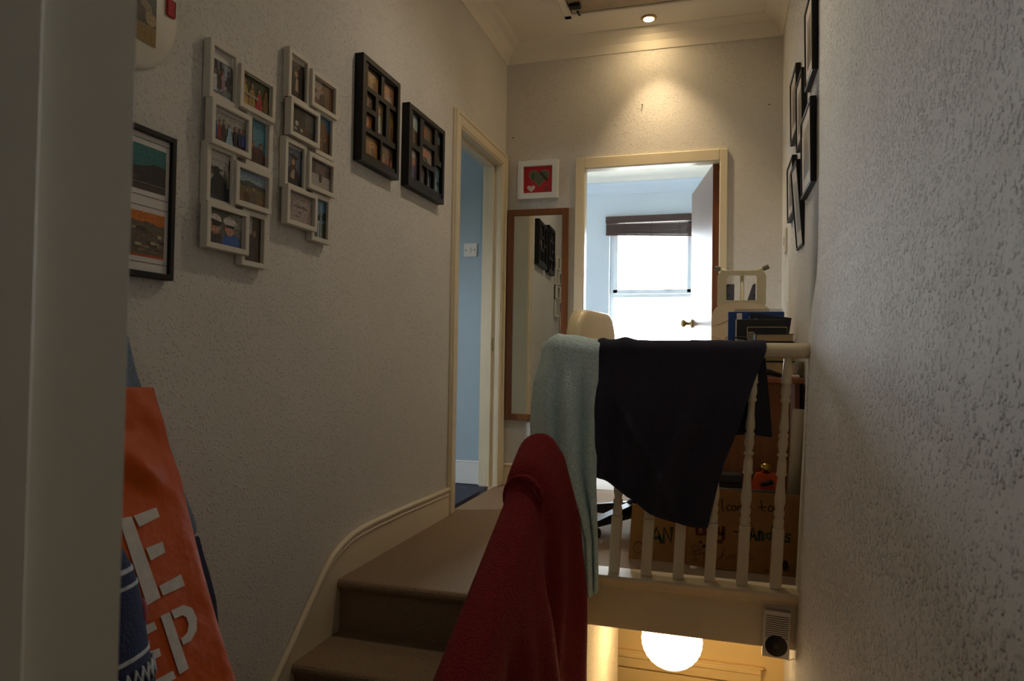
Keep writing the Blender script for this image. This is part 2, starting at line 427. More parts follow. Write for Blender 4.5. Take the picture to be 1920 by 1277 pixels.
b.box((-.62, 3.872, -1.69), (.225, 3.90, -1.60), 'lower_cream', .006); b.box((-.62, 3.862, -1.635), (.225, 3.90, -1.607), 'lower_cream', .006)
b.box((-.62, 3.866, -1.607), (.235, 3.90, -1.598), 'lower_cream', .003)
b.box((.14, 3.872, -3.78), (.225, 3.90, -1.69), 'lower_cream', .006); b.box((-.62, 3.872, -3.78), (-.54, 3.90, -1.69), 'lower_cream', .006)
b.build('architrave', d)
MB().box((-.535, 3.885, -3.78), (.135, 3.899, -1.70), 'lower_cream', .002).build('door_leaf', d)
# landing fascia (apron) and nosing
b = MB(); b.box((-.475, 2.565, -.985), (.275, 2.60, -.80), 'cream', .004)
struct(b, 'trim_1', 'cream fascia board of the landing edge above the lantern', 'trim')
b = MB(); b.prism([(2.52, -.792), (2.524, -.784), (2.63, -.784), (2.63, -.812), (2.565, -.836), (2.553, -.832), (2.546, -.818), (2.53, -.812)], -.50, .275, 'cream_matt', 'x')
struct(b, 'trim_2', 'moulded cream nosing under the balusters', 'trim')
for px_, pz_ in ((.14, -.786), (-.40, -.786)):
    pass
# string board of the short flight
b = MB(); b.prism([(2.60, -.70), (2.25, -.72), (1.2, -1.42), (1.2, -1.56), (2.42, -1.03), (2.60, -.98)], -.530, -.482, 'cream', 'x')
struct(b, 'trim_3', 'cream stair string under the red towel', 'trim')
# skirting down the left wall with its curved drop
sk = [(3.285, -.672), (2.95, -.664), (2.70, -.659), (2.49, -.658), (2.40, -.660), (2.32, -.667), (2.25, -.685), (2.19, -.71), (2.13, -.755), (2.05, -.83), (1.964, -.913), (1.857, -1.008), (1.60, -1.235), (1.46, -1.36)]
b = MB(); n = len(sk)
vs, fs = [], []
for y, z in sk:
    zb = max(z - .34, -1.5)
    vs += [(XL, y, z), (XL + .016, y, z), (XL + .016, y, zb), (XL, y, zb)]
for i in range(n - 1):
    for k in range(4): fs.append((4 * i + k, 4 * i + (k + 1) % 4, 4 * i + 4 + (k + 1) % 4, 4 * i + 4 + k))
fs += [(0, 1, 2, 3), tuple(4 * (n - 1) + k for k in (3, 2, 1, 0))]
b.add(vs, fs, 'cream')
b.tube([(XL + .012, y, z - .004) for y, z in sk], .012, 'cream', 8)
b.tube([(XL + .014, y - .006, z - .027) for y, z in sk], .006, 'cream', 6)
struct(b, 'baseboard_left', 'cream skirting curving down beside the carpeted steps', 'baseboard')
b = MB()
for x0, x1 in ((XL, -.857), (.04, .34)):
    b.box((x0, YB - .016, ZF), (x1, YB, ZF + .125), 'cream', .002); b.box((x0, YB - .022, ZF + .115), (x1, YB, ZF + .135), 'cream', .006)
struct(b, 'baseboard_back', 'cream skirting at the foot of the end wall', 'baseboard')
# cove around the landing ceiling
def cove(name, path, label):
    """path: list of (corner point, inward offset dir) on the wall line; cove profile swept with mitres"""
    pr = [(0, -.098), (.006, -.098), (.012, -.088), (.03, -.055), (.06, -.028), (.098, -.012), (.108, -.006), (.11, 0), (0, 0)]
    m_ = MB(); vs, fs = [], []; q = len(pr)
    for (x, y), (dx, dy) in path:
        for a, z in pr: vs.append((x + dx * a, y + dy * a, ZC + z))
    for i in range(len(path) - 1):
        for k in range(q): fs.append((i * q + k, i * q + (k + 1) % q, (i + 1) * q + (k + 1) % q, (i + 1) * q + k))
    m_.add(vs, fs, 'ceiling'); return struct(m_, name, label, 'trim')
cove('trim_4', [((XL, .45), (1, 1)), ((XL, YB), (1, -1)), ((XR, YB), (-1, -1)), ((XR, .45), (-1, 1))], 'plaster cove around the landing ceiling')

# side doorway (left wall)
d = thing('door_3', 'cream moulded doorway in the left wall opening to the blue room', 'door', (0, 0, 0), kind='structure')
def architrave(m_, x0, x1, z0, z1, wd, fc, axis):
    """moulded three-sided surround; axis 'y' = on a wall facing -y at y=fc, 'x' = wall facing +x at x=fc"""
    layers = [(0, wd, .012), (.010, wd - .018, .018), (wd - .026, wd - .004, .024)]
    for a, c, t in layers:
        for lo, hi in (((x0 - c, z0), (x0 - a, z1 + c)), ((x1 + a, z0), (x1 + c, z1 + c)), ((x0 - a, z1 + a), (x1 + a, z1 + c))):
            if axis == 'y': m_.box((lo[0], fc - t, lo[1]), (hi[0], fc + .002, hi[1]), 'cream', .004)
            else: m_.box((fc - .002, lo[0], lo[1]), (fc + t, hi[0], hi[1]), 'cream', .004)
b = MB(); architrave(b, DY0, DY1, ZF, DZ, .085, XL, 'x'); b.build('architrave', d)
b = MB()
b.box((XL - .115, DY1 - .001, ZF), (XL + .004, DY1 + .02, DZ + .02), 'cream', .002)
b.box((XL - .115, DY0 - .02, ZF), (XL + .004, DY0 + .001, DZ + .02), 'cream', .002)
b.box((XL - .115, DY0, DZ - .001), (XL + .004, DY1, DZ + .02), 'cream', .002)
b.build('lining', d)
b = MB()
b.box((XL - .075, DY1 - .014, ZF), (XL - .04, DY1, DZ), 'cream', .002); b.box((XL - .075, DY0, DZ - .014), (XL - .04, DY1, DZ), 'cream', .002)
b.build('door_stop', d)
MB().box((XL - .05, DY1 - .004, .03), (XL - .03, DY1 - .0005, .11), 'brass').build('strike_plate', d)
# blue side room
box1('wall_side_room_end', (-4.3, 4.14, -1.0), (XL - .11, 4.22, ZC), 'bluewall', 'blue wall with the light switch seen through the side doorway')
box1('wall_side_room_near', (-4.3, .9, -1.0), (XL - .11, 1.0, ZC), 'bluewall', 'near wall of the blue side room')
b = MB()
b.box((-4.3, .9, -1.0), (-4.2, 1.95, ZC), 'bluewall'); b.box((-4.3, 2.45, -1.0), (-4.2, 4.2, ZC), 'bluewall')
b.box((-4.3, 1.95, -1.0), (-4.2, 2.45, .10), 'bluewall'); b.box((-4.3, 1.95, .80), (-4.2, 2.45, ZC), 'bluewall')
struct(b, 'wall_side_room_window', 'outer wall of the blue side room', 'wall')
b = MB()
for lo, hi in (((1.95, .10), (1.99, .80)), ((2.41, .10), (2.45, .80)), ((1.99, .10), (2.41, .14)), ((1.99, .76), (2.41, .80))):
    b.box((-4.27, lo[0], lo[1]), (-4.22, hi[0], hi[1]), 'upvc', .004)
wd_ = struct(b, 'window_1', 'white window of the blue side room', 'window')
MB().box((-4.248, 1.99, .14), (-4.244, 2.41, .76), 'glass').build('pane', wd_)
MB().box((XL - .1115, 3.0, -1.0), (XL - .11, DY0 - .03, ZC), 'bluewall')
box1('floor_side_room', (-4.3, .9, -1.0), (XL - .055, 4.2, ZF - .004), 'carpet_blue', 'dark blue carpet of the side room', 'floor')
b = MB(); b.box((-4.2, 4.122, ZF), (XL - .115, 4.14, ZF + .13), 'white', .003); b.box((-4.2, 4.128, ZF + .13), (XL - .115, 4.14, ZF + .145), 'white', .004)
struct(b, 'baseboard_side_room', 'white skirting below the blue wall', 'baseboard')

# bedroom beyond the main doorway
YF = 7.78
b = MB()
b.box((-2.4, YF, -1.0), (-1.19, YF + .2, ZC), 'palewall'); b.box((-.25, YF, -1.0), (1.5, YF + .2, ZC), 'palewall')
b.box((-1.19, YF, -1.0), (-.25, YF + .2, .15), 'palewall'); b.box((-1.19, YF, 1.56), (-.25, YF + .2, ZC), 'palewall')
struct(b, 'wall_bedroom_window', 'pale bedroom wall around the bright window', 'wall')
box1('wall_bedroom_left', (-2.5, 4.25, -1.0), (-2.4, YF + .2, ZC), 'palewall', 'left wall of the pale bedroom')
box1('wall_bedroom_right', (1.3, 4.25, -1.0), (1.4, YF + .2, ZC), 'palewall', 'right wall of the pale bedroom')
b = MB()
b.box((-2.5, YB + .05, -1.0), (MX0 - .03, YB + .06, ZC), 'palewall'); b.box((MX0 - .03, YB + .05, MZ + .03), (MX1 + .03, YB + .06, ZC), 'palewall'); b.box((MX1 + .03, YB + .05, -1.0), (1.4, YB + .06, ZC), 'palewall')
struct(b, 'wall_bedroom_near', 'bedroom side of the wall around the doorway', 'wall')
box1('floor_bedroom', (-2.5, YB + .04, -1.0), (1.4, YF + .1, ZF + .002), 'carpet_room', 'pale carpet of the bedroom', 'floor')
b = MB(); b.prism([(YF, ZC - .12), (YF - .01, ZC - .12), (YF - .02, ZC - .09), (YF - .07, ZC - .03), (YF - .10, ZC - .015), (YF - .105, ZC), (YF, ZC)], -2.4, 1.3, 'palewall', 'x')
struct(b, 'trim_5', 'cornice above the bedroom window', 'trim')
# bedroom window
wd_ = thing('window_2', 'bright white framed bedroom window with a top sash and lower pane', 'window', (0, 0, 0), kind='structure')
FY = YF + .07
b = MB()
for lo, hi in (((-1.19, .15), (-1.145, 1.56)), ((-.295, .15), (-.25, 1.56)), ((-1.145, .15), (-.295, .195)), ((-1.145, 1.51), (-.295, 1.56)), ((-1.145, .675), (-.295, .725))):
    b.box((lo[0], FY, lo[1]), (hi[0], FY + .07, hi[1]), 'upvc', .006)
b.build('window_frame', wd_)
b = MB()
for lo, hi in (((-1.155, .725), (-1.10, 1.51)), ((-.345, .725), (-.285, 1.51)), ((-1.155, .715), (-.285, .768)), ((-1.155, 1.46), (-.285, 1.51))):
    b.box((lo[0], FY - .02, lo[1]), (hi[0], FY + .03, hi[1]), 'upvc', .005)
b.build('sash', wd_)
MB().box((-1.10, FY + .004, .765), (-.345, FY + .008, 1.46), 'glass').build('pane', wd_)
MB().box((-1.145, FY + .034, .195), (-.295, FY + .038, .68), 'glass').build('pane', wd_)
b = MB(); b.box((-.60, FY - .034, .752), (-.52, FY - .02, .766), 'chrome', .002); b.tube([(-.55, FY - .03, .765), (-.575, FY - .05, .80), (-.60, FY - .06, .85)], .006, 'chrome', 6)
b.build('window_stay', wd_)
b = MB(); b.box((-.98, FY - .034, .752), (-.90, FY - .02, .764), 'chrome', .002); b.build('window_catch', wd_)
MB().box((-1.21, YF - .03, .125), (-.23, FY + .01, .15), 'upvc', .005).build('window_sill', wd_)
# main doorway
d = thing('door_4', 'open veneered bedroom door and cream frame in the end wall', 'door', (0, 0, 0), kind='structure')
b = MB()
for lo, hi in (((MX0 - .056, ZF), (MX0 + .002, MZ + .065)), ((MX1 - .002, ZF), (MX1 + .042, MZ + .065)), ((MX0 + .002, MZ - .002), (MX1 - .002, MZ + .065))):
    b.box((lo[0], YB - .018, lo[1]), (hi[0], YB + .002, hi[1]), 'cream', .004)
b.build('architrave', d)
b = MB()
b.box((MX0 - .02, YB - .004, ZF), (MX0 + .004, YB + .062, MZ - .004), 'cream', .001); b.box((MX1 - .004, YB - .004, ZF), (MX1 + .02, YB + .062, MZ - .004), 'cream', .001); b.box((MX0 - .02, YB - .004, MZ - .004), (MX1 + .02, YB + .062, MZ + .02), 'cream', .001)
b.build('lining', d)
lf = Vector((-.178 + .043, 4.93 - 4.245, 0)); LL = .765
ang = math.atan2(lf.y, lf.x)
leaf = MB(); leaf.box((0, -.042, ZF + .006), (LL, 0, MZ - .006), 'door_face', .0015)
leaf.box((-.0015, -.041, ZF + .007), (.001, -.001, MZ - .007), 'door_edge'); leaf.box((LL - .001, -.041, ZF + .007), (LL + .0015, -.001, MZ - .007), 'door_edge')
lo_ = leaf.build('door_leaf', d); lo_.location = (-.044, 4.245, 0); lo_.rotation_euler = (0, 0, ang)
kb = MB()
KX = Matrix.Translation((LL - .065, 0, .243)) @ Matrix.Rotation(-PI / 2, 4, 'X')
kb.lathe([(.030, 0), (.030, .006), (.024, .010), (.013, .013), (.011, .030), (.015, .040), (.026, .052), (.028, .062), (.022, .072), (.008, .077)], 'brass', 18, KX)
KX2 = Matrix.Translation((LL - .065, -.042, .243)) @ Matrix.Rotation(PI / 2, 4, 'X')
kb.lathe([(.030, 0), (.030, .006), (.013, .013), (.011, .030), (.026, .052), (.028, .062), (.022, .072), (.008, .077)], 'brass', 18, KX2)
k_ = kb.build('door_knob', lo_); k_['label'] = 'small metal door knob'

# ------------------------------------------------------------------ ceiling fittings
hx0, hx1, hy0, hy1 = -.82, .06, 3.05, 3.83
h = thing('loft_hatch', 'painted loft hatch in the ceiling beside the spotlight', 'hatch', (0, 0, ZC))
b = MB(); tr = .045
for lo, hi in (((hx0 - tr, hy0 - tr), (hx0, hy1 + tr)), ((hx1, hy0 - tr), (hx1 + tr, hy1 + tr)), ((hx0 - tr, hy1), (hx1 + tr, hy1 + tr)), ((hx0 - tr, hy0 - tr), (hx1 + tr, hy0))):
    b.box((lo[0], lo[1], -.014), (hi[0], hi[1], 0), 'ceiling', .005)
b.build('hatch_frame', h)
MB().box((hx0 + .006, hy0 + .006, -.007), (hx1 - .006, hy1 - .006, -.002), 'hatch', .002).build('hatch_panel', h)
b = MB(); b.box((hx0, hy0, -.0025), (hx1, hy1, -.0005), 'scuff_shade'); b.build('shadow_gap', h)  # dark sheet standing in for the shade around the hatch panel
b = MB()
b.tube([(hx0 + .05, hy1 - .005, -.02), (hx0 + .05, hy1 - .03, -.030), (hx0 + .05, hy1 - .07, -.032)], .006, 'blackm', 8)
b.box((hx0 + .01, hy1 - .13, -.03), (hx0 + .075, hy1 - .085, -.012), 'blackm', .004)
c_ = b.build('latch', h); c_['label'] = 'dark metal hatch latch'
dl = thing('downlight', 'round recessed ceiling spotlight, lit warm, above the doorway', 'light', (-.403, 4.0, ZC))
MB().lathe([(.030, -.008), (.041, -.007), (.045, -.003), (.045, 0), (.030, 0), (.030, -.008)], 'brass', 28, None, True, False).build('bezel', dl)
MB().lathe([(.026, -.0075), (.028, -.001)], 'lampglow', 24, Matrix.Rotation(math.radians(4), 4, 'Y')).build('bulb', dl)

d2 = thing('downlight', 'second round ceiling spotlight, above the stairs on the viewer side of the loft hatch', 'light', (-.42, 2.72, ZC))
for o_ in list(dl.children): c_ = o_.copy(); COL.objects.link(c_); c_.parent = d2
# ------------------------------------------------------------------ pictures
def shape_pts(kind, a):
    if kind == 'ell':
        u, v, ru, rv = a; return [(u + ru * math.cos(2 * PI * k / 14), v + rv * math.sin(2 * PI * k / 14)) for k in range(14)]
    if kind == 'rect':
        u0, v0, u1, v1 = a; return [(u0, v0), (u1, v0), (u1, v1), (u0, v1)]
    return list(a)

def photo_mesh(name, wd, ht, items, parent, loc, dim=0.85):
    """a print lying in the local xz plane; items: (kind, data, rgb) in 0..1 picture coordinates"""
    vs, fs, cs = [], [], []
    for i, (kind, a, rgb) in enumerate(items):
        p = shape_pts(kind, a); bi = len(vs); y = -0.00012 * i
        for u, v in p: vs.append(((min(max(u, 0), 1) - .5) * wd, y, (min(max(v, 0), 1) - .5) * ht))
        fs.append(tuple(range(bi, len(vs)))); cs.append(lin(rgb))
    me = bpy.data.meshes.new(name); me.from_pydata(vs, [], fs); me.materials.append(M['photo'])
    ca = me.color_attributes.new('Col', 'FLOAT_COLOR', 'CORNER')
    for pl, c in zip(me.polygons, cs):
        c = tuple(v * dim for v in c)
        for li in pl.loop_indices: ca.data[li].color = c + (1,)
    me.update()
    o = bpy.data.objects.new(name, me); COL.objects.link(o); o.parent = parent; o.location = loc
    return o

def person(u, v0, h, cloth, skin=(170, 120, 95), hair=(46, 34, 28), wd=.10):
    """simple printed figure: torso, head, hair"""
    return [('poly', [(u - wd, v0), (u + wd, v0), (u + wd * .95, v0 + h * .5), (u + wd * .55, v0 + h * .72), (u - wd * .55, v0 + h * .72), (u - wd * .95, v0 + h * .5)], cloth),
            ('ell', (u, v0 + h * .87, wd * .48, h * .14), hair), ('ell', (u, v0 + h * .84, wd * .38, h * .115), skin)]

def frame_ring(m_, wd, ht, bd, dp, mt, rec=.008, y0=0.0, bev=.0015):
    """mitred frame in local xz, back at y=y0, front at y=y0-dp, rebate rec behind the front"""
    def R(a, c, y): return [(-a, y, -c), (a, y, -c), (a, y, c), (-a, y, c)]
    ow, oh, iw, ih = wd / 2, ht / 2, wd / 2 - bd, ht / 2 - bd
    loops = [R(ow, oh, y0), R(ow, oh, y0 - dp + bev), R(ow - bev, oh - bev, y0 - dp), R(iw + bev, ih + bev, y0 - dp), R(iw, ih, y0 - dp + bev), R(iw, ih, y0 - dp + rec)]
    vs = [p for l_ in loops for p in l_]; fs = []
    for i in range(len(loops) - 1):
        for k in range(4): fs.append((4 * i + k, 4 * i + (k + 1) % 4, 4 * i + 4 + (k + 1) % 4, 4 * i + 4 + k))
    m_.add(vs, fs, mt)

SK, GR, DK = (150, 196, 220), (96, 110, 60), (30, 26, 24)
PH = {
 'wedding': [('rect', (0, 0, 1, 1), (120, 130, 136)), ('rect', (.08, .5, .3, 1), (40, 44, 48)), ('rect', (.4, .55, .5, 1), (30, 32, 36)), ('rect', (.62, .5, .9, .95), (170, 186, 196)), ('poly', [(.45, .1), (1, .35), (1, .45), (.45, .2)], (220, 222, 220)), ('rect', (.6, 0, 1, .18), (150, 160, 165))] + person(.2, .05, .7, (205, 214, 222)) + person(.55, .15, .65, (190, 150, 160)) + person(.40, .15, .6, (70, 50, 46)) + person(.82, .25, .55, (90, 80, 76)),
 'gold': [('rect', (0, 0, 1, 1), (52, 60, 34)), ('poly', [(0, 0), (1, 0), (1, .2), (0, .35)], (140, 110, 50))] + person(.12, .05, .85, (196, 160, 70), wd=.12) + person(.38, .0, .85, (170, 140, 80), wd=.11) + person(.62, .0, .75, (176, 36, 40), wd=.11) + person(.86, .05, .75, (120, 100, 60), wd=.10) + [('rect', (.05, .35, .6, .42), (170, 160, 150))],
 'guests': [('rect', (0, 0, 1, 1), (168, 164, 158)), ('rect', (0, 0, 1, .3), (70, 60, 44)), ('rect', (0, .3, 1, .5), (92, 100, 80))] + person(.08, .15, .7, (54, 76, 150), wd=.06) + person(.20, .1, .62, (150, 44, 52), wd=.06) + person(.32, .12, .66, (34, 36, 48), wd=.06) + [('poly', [(.38, .0), (.62, .0), (.54, .45), (.46, .45)], (150, 190, 214))] + person(.49, .3, .4, (160, 196, 218), wd=.05) + person(.68, .1, .62, (30, 34, 52), wd=.06) + person(.82, .1, .62, (36, 44, 96), wd=.06) + person(.94, .1, .62, (60, 84, 170), wd=.06),
 'tower': [('rect', (0, 0, 1, 1), (84, 150, 178)), ('poly', [(0, 0), (1, 0), (1, .25), (.6, .4), (0, .42)], (120, 66, 44)), ('rect', (.05, .4, .32, .85), (96, 90, 84)), ('poly', [(.05, .85), (.32, .85), (.18, .95)], (80, 76, 72))] + person(.3, 0, .5, (66, 40, 30), wd=.2) + person(.72, 0, .52, (70, 44, 34), wd=.2),
 'hiker': [('rect', (0, 0, 1, 1), (186, 188, 186)), ('rect', (0, 0, 1, .35), (54, 66, 96)), ('poly', [(.1, .6), (.2, .86), (.3, .6)], (84, 90, 70)), ('poly', [(.6, .4), (.8, .8), (1, .4)], (110, 112, 92)), ('poly', [(.05, .1), (.95, 0), (.9, .45), (.62, .66), (.35, .66), (.1, .4)], (30, 34, 42)), ('ell', (.4, .72, .17, .11), (34, 30, 28)), ('rect', (.12, .74, .68, .78), (30, 28, 26))],
 'view': [('rect', (0, 0, 1, 1), (126, 98, 66)), ('rect', (0, .66, 1, 1), (140, 168, 190)), ('poly', [(0, .6), (.4, .72), (1, .62), (1, .5), (0, .5)], (66, 74, 70)), ('rect', (0, .35, 1, .52), (112, 104, 60))] + person(.34, 0, .5, (90, 66, 50), wd=.11) + person(.58, 0, .58, (104, 90, 84), wd=.11),
 'hats': [('rect', (0, 0, 1, 1), (92, 96, 88)), ('ell', (.8, .75, .3, .25), (150, 152, 140)), ('ell', (.85, .3, .2, .3), (122, 120, 110)), ('poly', [(.38, 0), (.98, 0), (.9, .28), (.72, .42), (.5, .38)], (42, 96, 178)), ('poly', [(0, 0), (.4, 0), (.36, .3), (.1, .34), (0, .3)], (60, 44, 42)), ('ell', (.2, .5, .15, .22), (182, 132, 104)), ('ell', (.2, .70, .17, .17), (214, 208, 200)), ('poly', [(.0, .62), (.38, .56), (.38, .66), (.04, .72)], (26, 26, 30)), ('rect', (.1, .52, .32, .60), (24, 22, 24)), ('ell', (.6, .52, .14, .22), (190, 142, 116)), ('ell', (.6, .72, .18, .15), (206, 204, 198)), ('rect', (.42, .66, .80, .71), (196, 194, 190)), ('rect', (.48, .54, .73, .63), (28, 26, 28)), ('rect', (.14, .38, .27, .42), (214, 190, 180))],
 'cliff': [('rect', (0, 0, 1, 1), (86, 62, 42)), ('poly', [(0, .55), (.5, .62), (.5, 1), (0, 1)], (168, 166, 164)), ('poly', [(.5, .6), (1, .5), (1, 1), (.5, 1)], (70, 50, 36))] + person(.28, .05, .65, (52, 40, 36), wd=.17) + person(.62, .05, .7, (58, 46, 40), wd=.17),
 'grad': [('rect', (0, 0, 1, 1), (26, 22, 20)), ('poly', [(.25, 0), (.75, 0), (.7, .4), (.55, .62), (.38, .62), (.25, .4)], (20, 18, 18)), ('poly', [(.42, .2), (.62, .16), (.6, .5), (.48, .58)], (176, 150, 142)), ('ell', (.46, .66, .11, .09), (176, 128, 100)), ('rect', (.32, .73, .62, .76), (14, 12, 12))],
 'sofa': [('rect', (0, 0, 1, 1), (104, 74, 52)), ('poly', [(0, .3), (.45, .25), (.45, 1), (0, 1)], (150, 138, 134)), ('rect', (.1, .45, .22, .6), (90, 50, 44))] + person(.48, 0, .72, (60, 44, 36), wd=.14),
 'party': [('rect', (0, 0, 1, 1), (62, 54, 46)), ('rect', (.6, .3, .98, .95), (84, 88, 92)), ('rect', (.05, .5, .5, .95), (44, 40, 36)), ('ell', (.25, .4, .07, .09), (190, 186, 178)), ('ell', (.45, .22, .05, .07), (190, 184, 176)), ('ell', (.6, .3, .06, .08), (120, 60, 50)), ('ell', (.2, .2, .06, .05), (170, 166, 160))],
 'arch': [('rect', (0, 0, 1, 1), (108, 72, 46)), ('poly', [(0, .5), (0, 1), (1, 1), (1, .5), (.85, .75), (.5, .92), (.15, .75)], (66, 118, 168))] + person(.35, .0, .42, (120, 84, 60), wd=.13) + person(.65, .0, .46, (60, 44, 36), wd=.13),
 'cap': [('rect', (0, 0, 1, 1), (98, 110, 132)), ('poly', [(.02, 0), (.98, 0), (.85, .35), (.62, .52), (.3, .5), (.06, .32)], (26, 24, 26)), ('poly', [(.36, .3), (.6, .3), (.66, .72), (.34, .72)], (70, 40, 26)), ('ell', (.49, .63, .10, .09), (194, 150, 124)), ('poly', [(.15, .80), (.5, .70), (.85, .76), (.5, .86)], (18, 18, 20)), ('poly', [(.3, .2), (.55, .15), (.6, .42), (.45, .42)], (180, 160, 140))],
 'snow': [('rect', (0, 0, 1, 1), (176, 170, 166)), ('rect', (0, .5, 1, 1), (108, 94, 88)), ('rect', (.0, .5, .3, .95), (64, 52, 48)), ('rect', (.72, .5, .95, .78), (74, 60, 54))] + person(.52, .25, .45, (46, 36, 34), wd=.07),
 'note': [('rect', (0, 0, 1, 1), (168, 154, 152)), ('poly', [(.06, .2), (.09, .19), (.22, .75), (.19, .76)], (110, 100, 104)), ('poly', [(.8, .12), (.83, .12), (.95, .6), (.92, .6)], (112, 100, 104)), ('poly', [(.25, .52), (.28, .62), (.31, .52), (.34, .66), (.37, .50), (.40, .62), (.52, .56), (.66, .62), (.78, .52), (.79, .48), (.52, .52)], (100, 92, 98)), ('rect', (.3, .2, .5, .23), (112, 100, 104)), ('rect', (.44, .32, .52, .40), (108, 98, 102)), ('rect', (.5, .8, .72, .82), (116, 104, 108))],
 'fjord': [('rect', (0, 0, 1, 1), (88, 130, 176)), ('poly', [(0, 0), (1, 0), (1, .45), (.5, .35), (0, .42)], (70, 72, 40)), ('rect', (.45, 0, .56, .6), (176, 200, 214)), ('poly', [(.3, .45), (1, .5), (1, .72), (.5, .62)], (34, 40, 40)), ('rect', (.62, 0, .72, .95), (150, 180, 200))],
}
def warmset(a):
    return [('rect', (0, 0, 1, 1), a), ('rect', (0, .75, 1, 1), tuple(int(v * .65) for v in a))] + person(.32, 0, .75, (150, 110, 60), wd=.15) + person(.68, 0, .7, (110, 70, 50), wd=.15)
MULTI1 = [(2.340, 2.449, 1.012, 1.093, 'pl'), (2.473, 2.590, 1.012, 1.093, 'pl'), (2.336, 2.404, .935, .994, 'pl'), (2.334, 2.404, .855, .914, 'pl'), (2.428, 2.494, .862, .992, 'pl'), (2.524, 2.590, .862, .992, 'pl'), (2.334, 2.452, .757, .838, 'pl'), (2.466, 2.590, .757, .838, 'pl')]
MULTI2 = [(2.745, 2.822, .920, 1.052, 'pl'), (2.864, 2.985, .972, 1.052, 'pl'), (3.021, 3.085, .920, 1.052, 'pl'), (2.740, 2.822, .768, .896, 'pl'), (2.854, 2.985, .872, .948, 'pl'), (2.845, 2.905, .768, .848, 'pl'), (2.918, 2.982, .768, .848, 'pl'), (3.000, 3.085, .768, .892, 'pl')]

def collage(label, lst, y0, z0, group):
    root = thing('photo_collage', label, 'photo frame', (XL, y0, z0), LEFT, group)
    b_ = MB()
    ymin = min(l_[0] for l_ in lst); ymax = max(l_[1] for l_ in lst); zmin = min(l_[2] for l_ in lst); zmax = max(l_[3] for l_ in lst)
    yc = (ymin + ymax) / 2
    for dx in (-.055, .05):
        b_.box((yc + dx - .012 - y0, -.012, zmin + .05 - z0), (yc + dx + .012 - y0, -.001, zmax - .05 - z0), 'blackm')
    for zz in (zmin + .13, zmin + .27, zmin + .41):
        b_.box((ymin + .03 - y0, -.011, zz - .012 - z0), (ymax - .04 - y0, -.002, zz + .012 - z0), 'blackm')
    b_.build('backing_bar', root)
    for (a0, a1, c0, c1, key, dp, top) in lst:
        m_ = MB(); frame_ring(m_, a1 - a0, c1 - c0, .0155, .022, 'framewhite', .009, -dp + .022)
        f = m_.build('photo_frame', root); f.location = ((a0 + a1) / 2 - y0, 0, (c0 + c1) / 2 - z0)
        wd, ht = a1 - a0 - .030, c1 - c0 - .030
        MB().box((-wd / 2, -dp + .0125, -ht / 2), (wd / 2, -dp + .014, ht / 2), 'mount').build('mount', f)
        pw, ph_ = (wd * .98, ht * (.98 - top)) if top else (wd * .99, ht * .99)
        photo_mesh('photo', pw, ph_, PH[key], f, (0, -dp + .0118, -ht * top * .25))
    return root
CA = [(1.504, 1.619, .668, .825, 'wedding', .026, .28), (1.504, 1.667, .545, .667, 'guests', .036, .12), (1.613, 1.772, .680, .800, 'gold', .036, 0), (1.655, 1.773, .530, .688, 'tower', .026, 0),
      (1.502, 1.616, .386, .552, 'hiker', .026, .2), (1.605, 1.764, .406, .527, 'view', .036, 0), (1.496, 1.666, .271, .394, 'hats', .036, 0), (1.648, 1.761, .244, .404, 'cliff', .026, 0)]
collage('white collage of eight photos, nearest the doorway jamb, sunhat couple at the bottom', CA, 1.63, .53, 'white photo collages on the left wall')
CB = [(1.848, 1.963, .790, .951, 'grad', .026, .12), (1.848, 2.014, .675, .794, 'party', .036, 0), (1.962, 2.122, .806, .926, 'sofa', .036, 0), (2.005, 2.120, .662, .815, 'arch', .026, 0),
      (1.840, 1.957, .512, .669, 'cap', .026, .08), (1.955, 2.116, .534, .654, 'snow', .036, 0), (1.842, 2.010, .398, .520, 'note', .036, 0), (1.994, 2.106, .371, .531, 'fjord', .026, 0)]
collage('white collage of eight photos beside the black frames, graduates and handwritten note', CB, 1.98, .66, 'white photo collages on the left wall')

def multi(label, a0, a1, c0, c1, cells, cols, group):
    y0, z0 = (a0 + a1) / 2, (c0 + c1) / 2
    root = thing('multi_photo_frame', label, 'photo frame', (XL, y0, z0), LEFT, group)
    m_ = MB(); frame_ring(m_, a1 - a0, c1 - c0, .022, .036, 'black', .012, 0)
    m_.build('frame', root)
    # black mount with openings: grid of bars between cells
    b_ = MB(); us = sorted(set([a0 + .02, a1 - .02] + [c[0] for c in cells] + [c[1] for c in cells])); vs_ = sorted(set([c0 + .02, c1 - .02] + [c[2] for c in cells] + [c[3] for c in cells]))
    for i in range(len(us) - 1):
        for j in range(len(vs_) - 1):
            mu, mv = (us[i] + us[i + 1]) / 2, (vs_[j] + vs_[j + 1]) / 2
            if not any(c[0] < mu < c[1] and c[2] < mv < c[3] for c in cells):
                b_.box((us[i] - y0, -.030, vs_[j] - z0), (us[i + 1] - y0, -.014, vs_[j + 1] - z0), 'black')
    b_.build('divider', root)
    for c, kol in zip(cells, cols):
        o_ = photo_mesh('photo', c[1] - c[0] - .002, c[3] - c[2] - .002, kol, root, ((c[0] + c[1]) / 2 - y0, -.016, (c[2] + c[3]) / 2 - z0), .75)
    return root
W = warmset
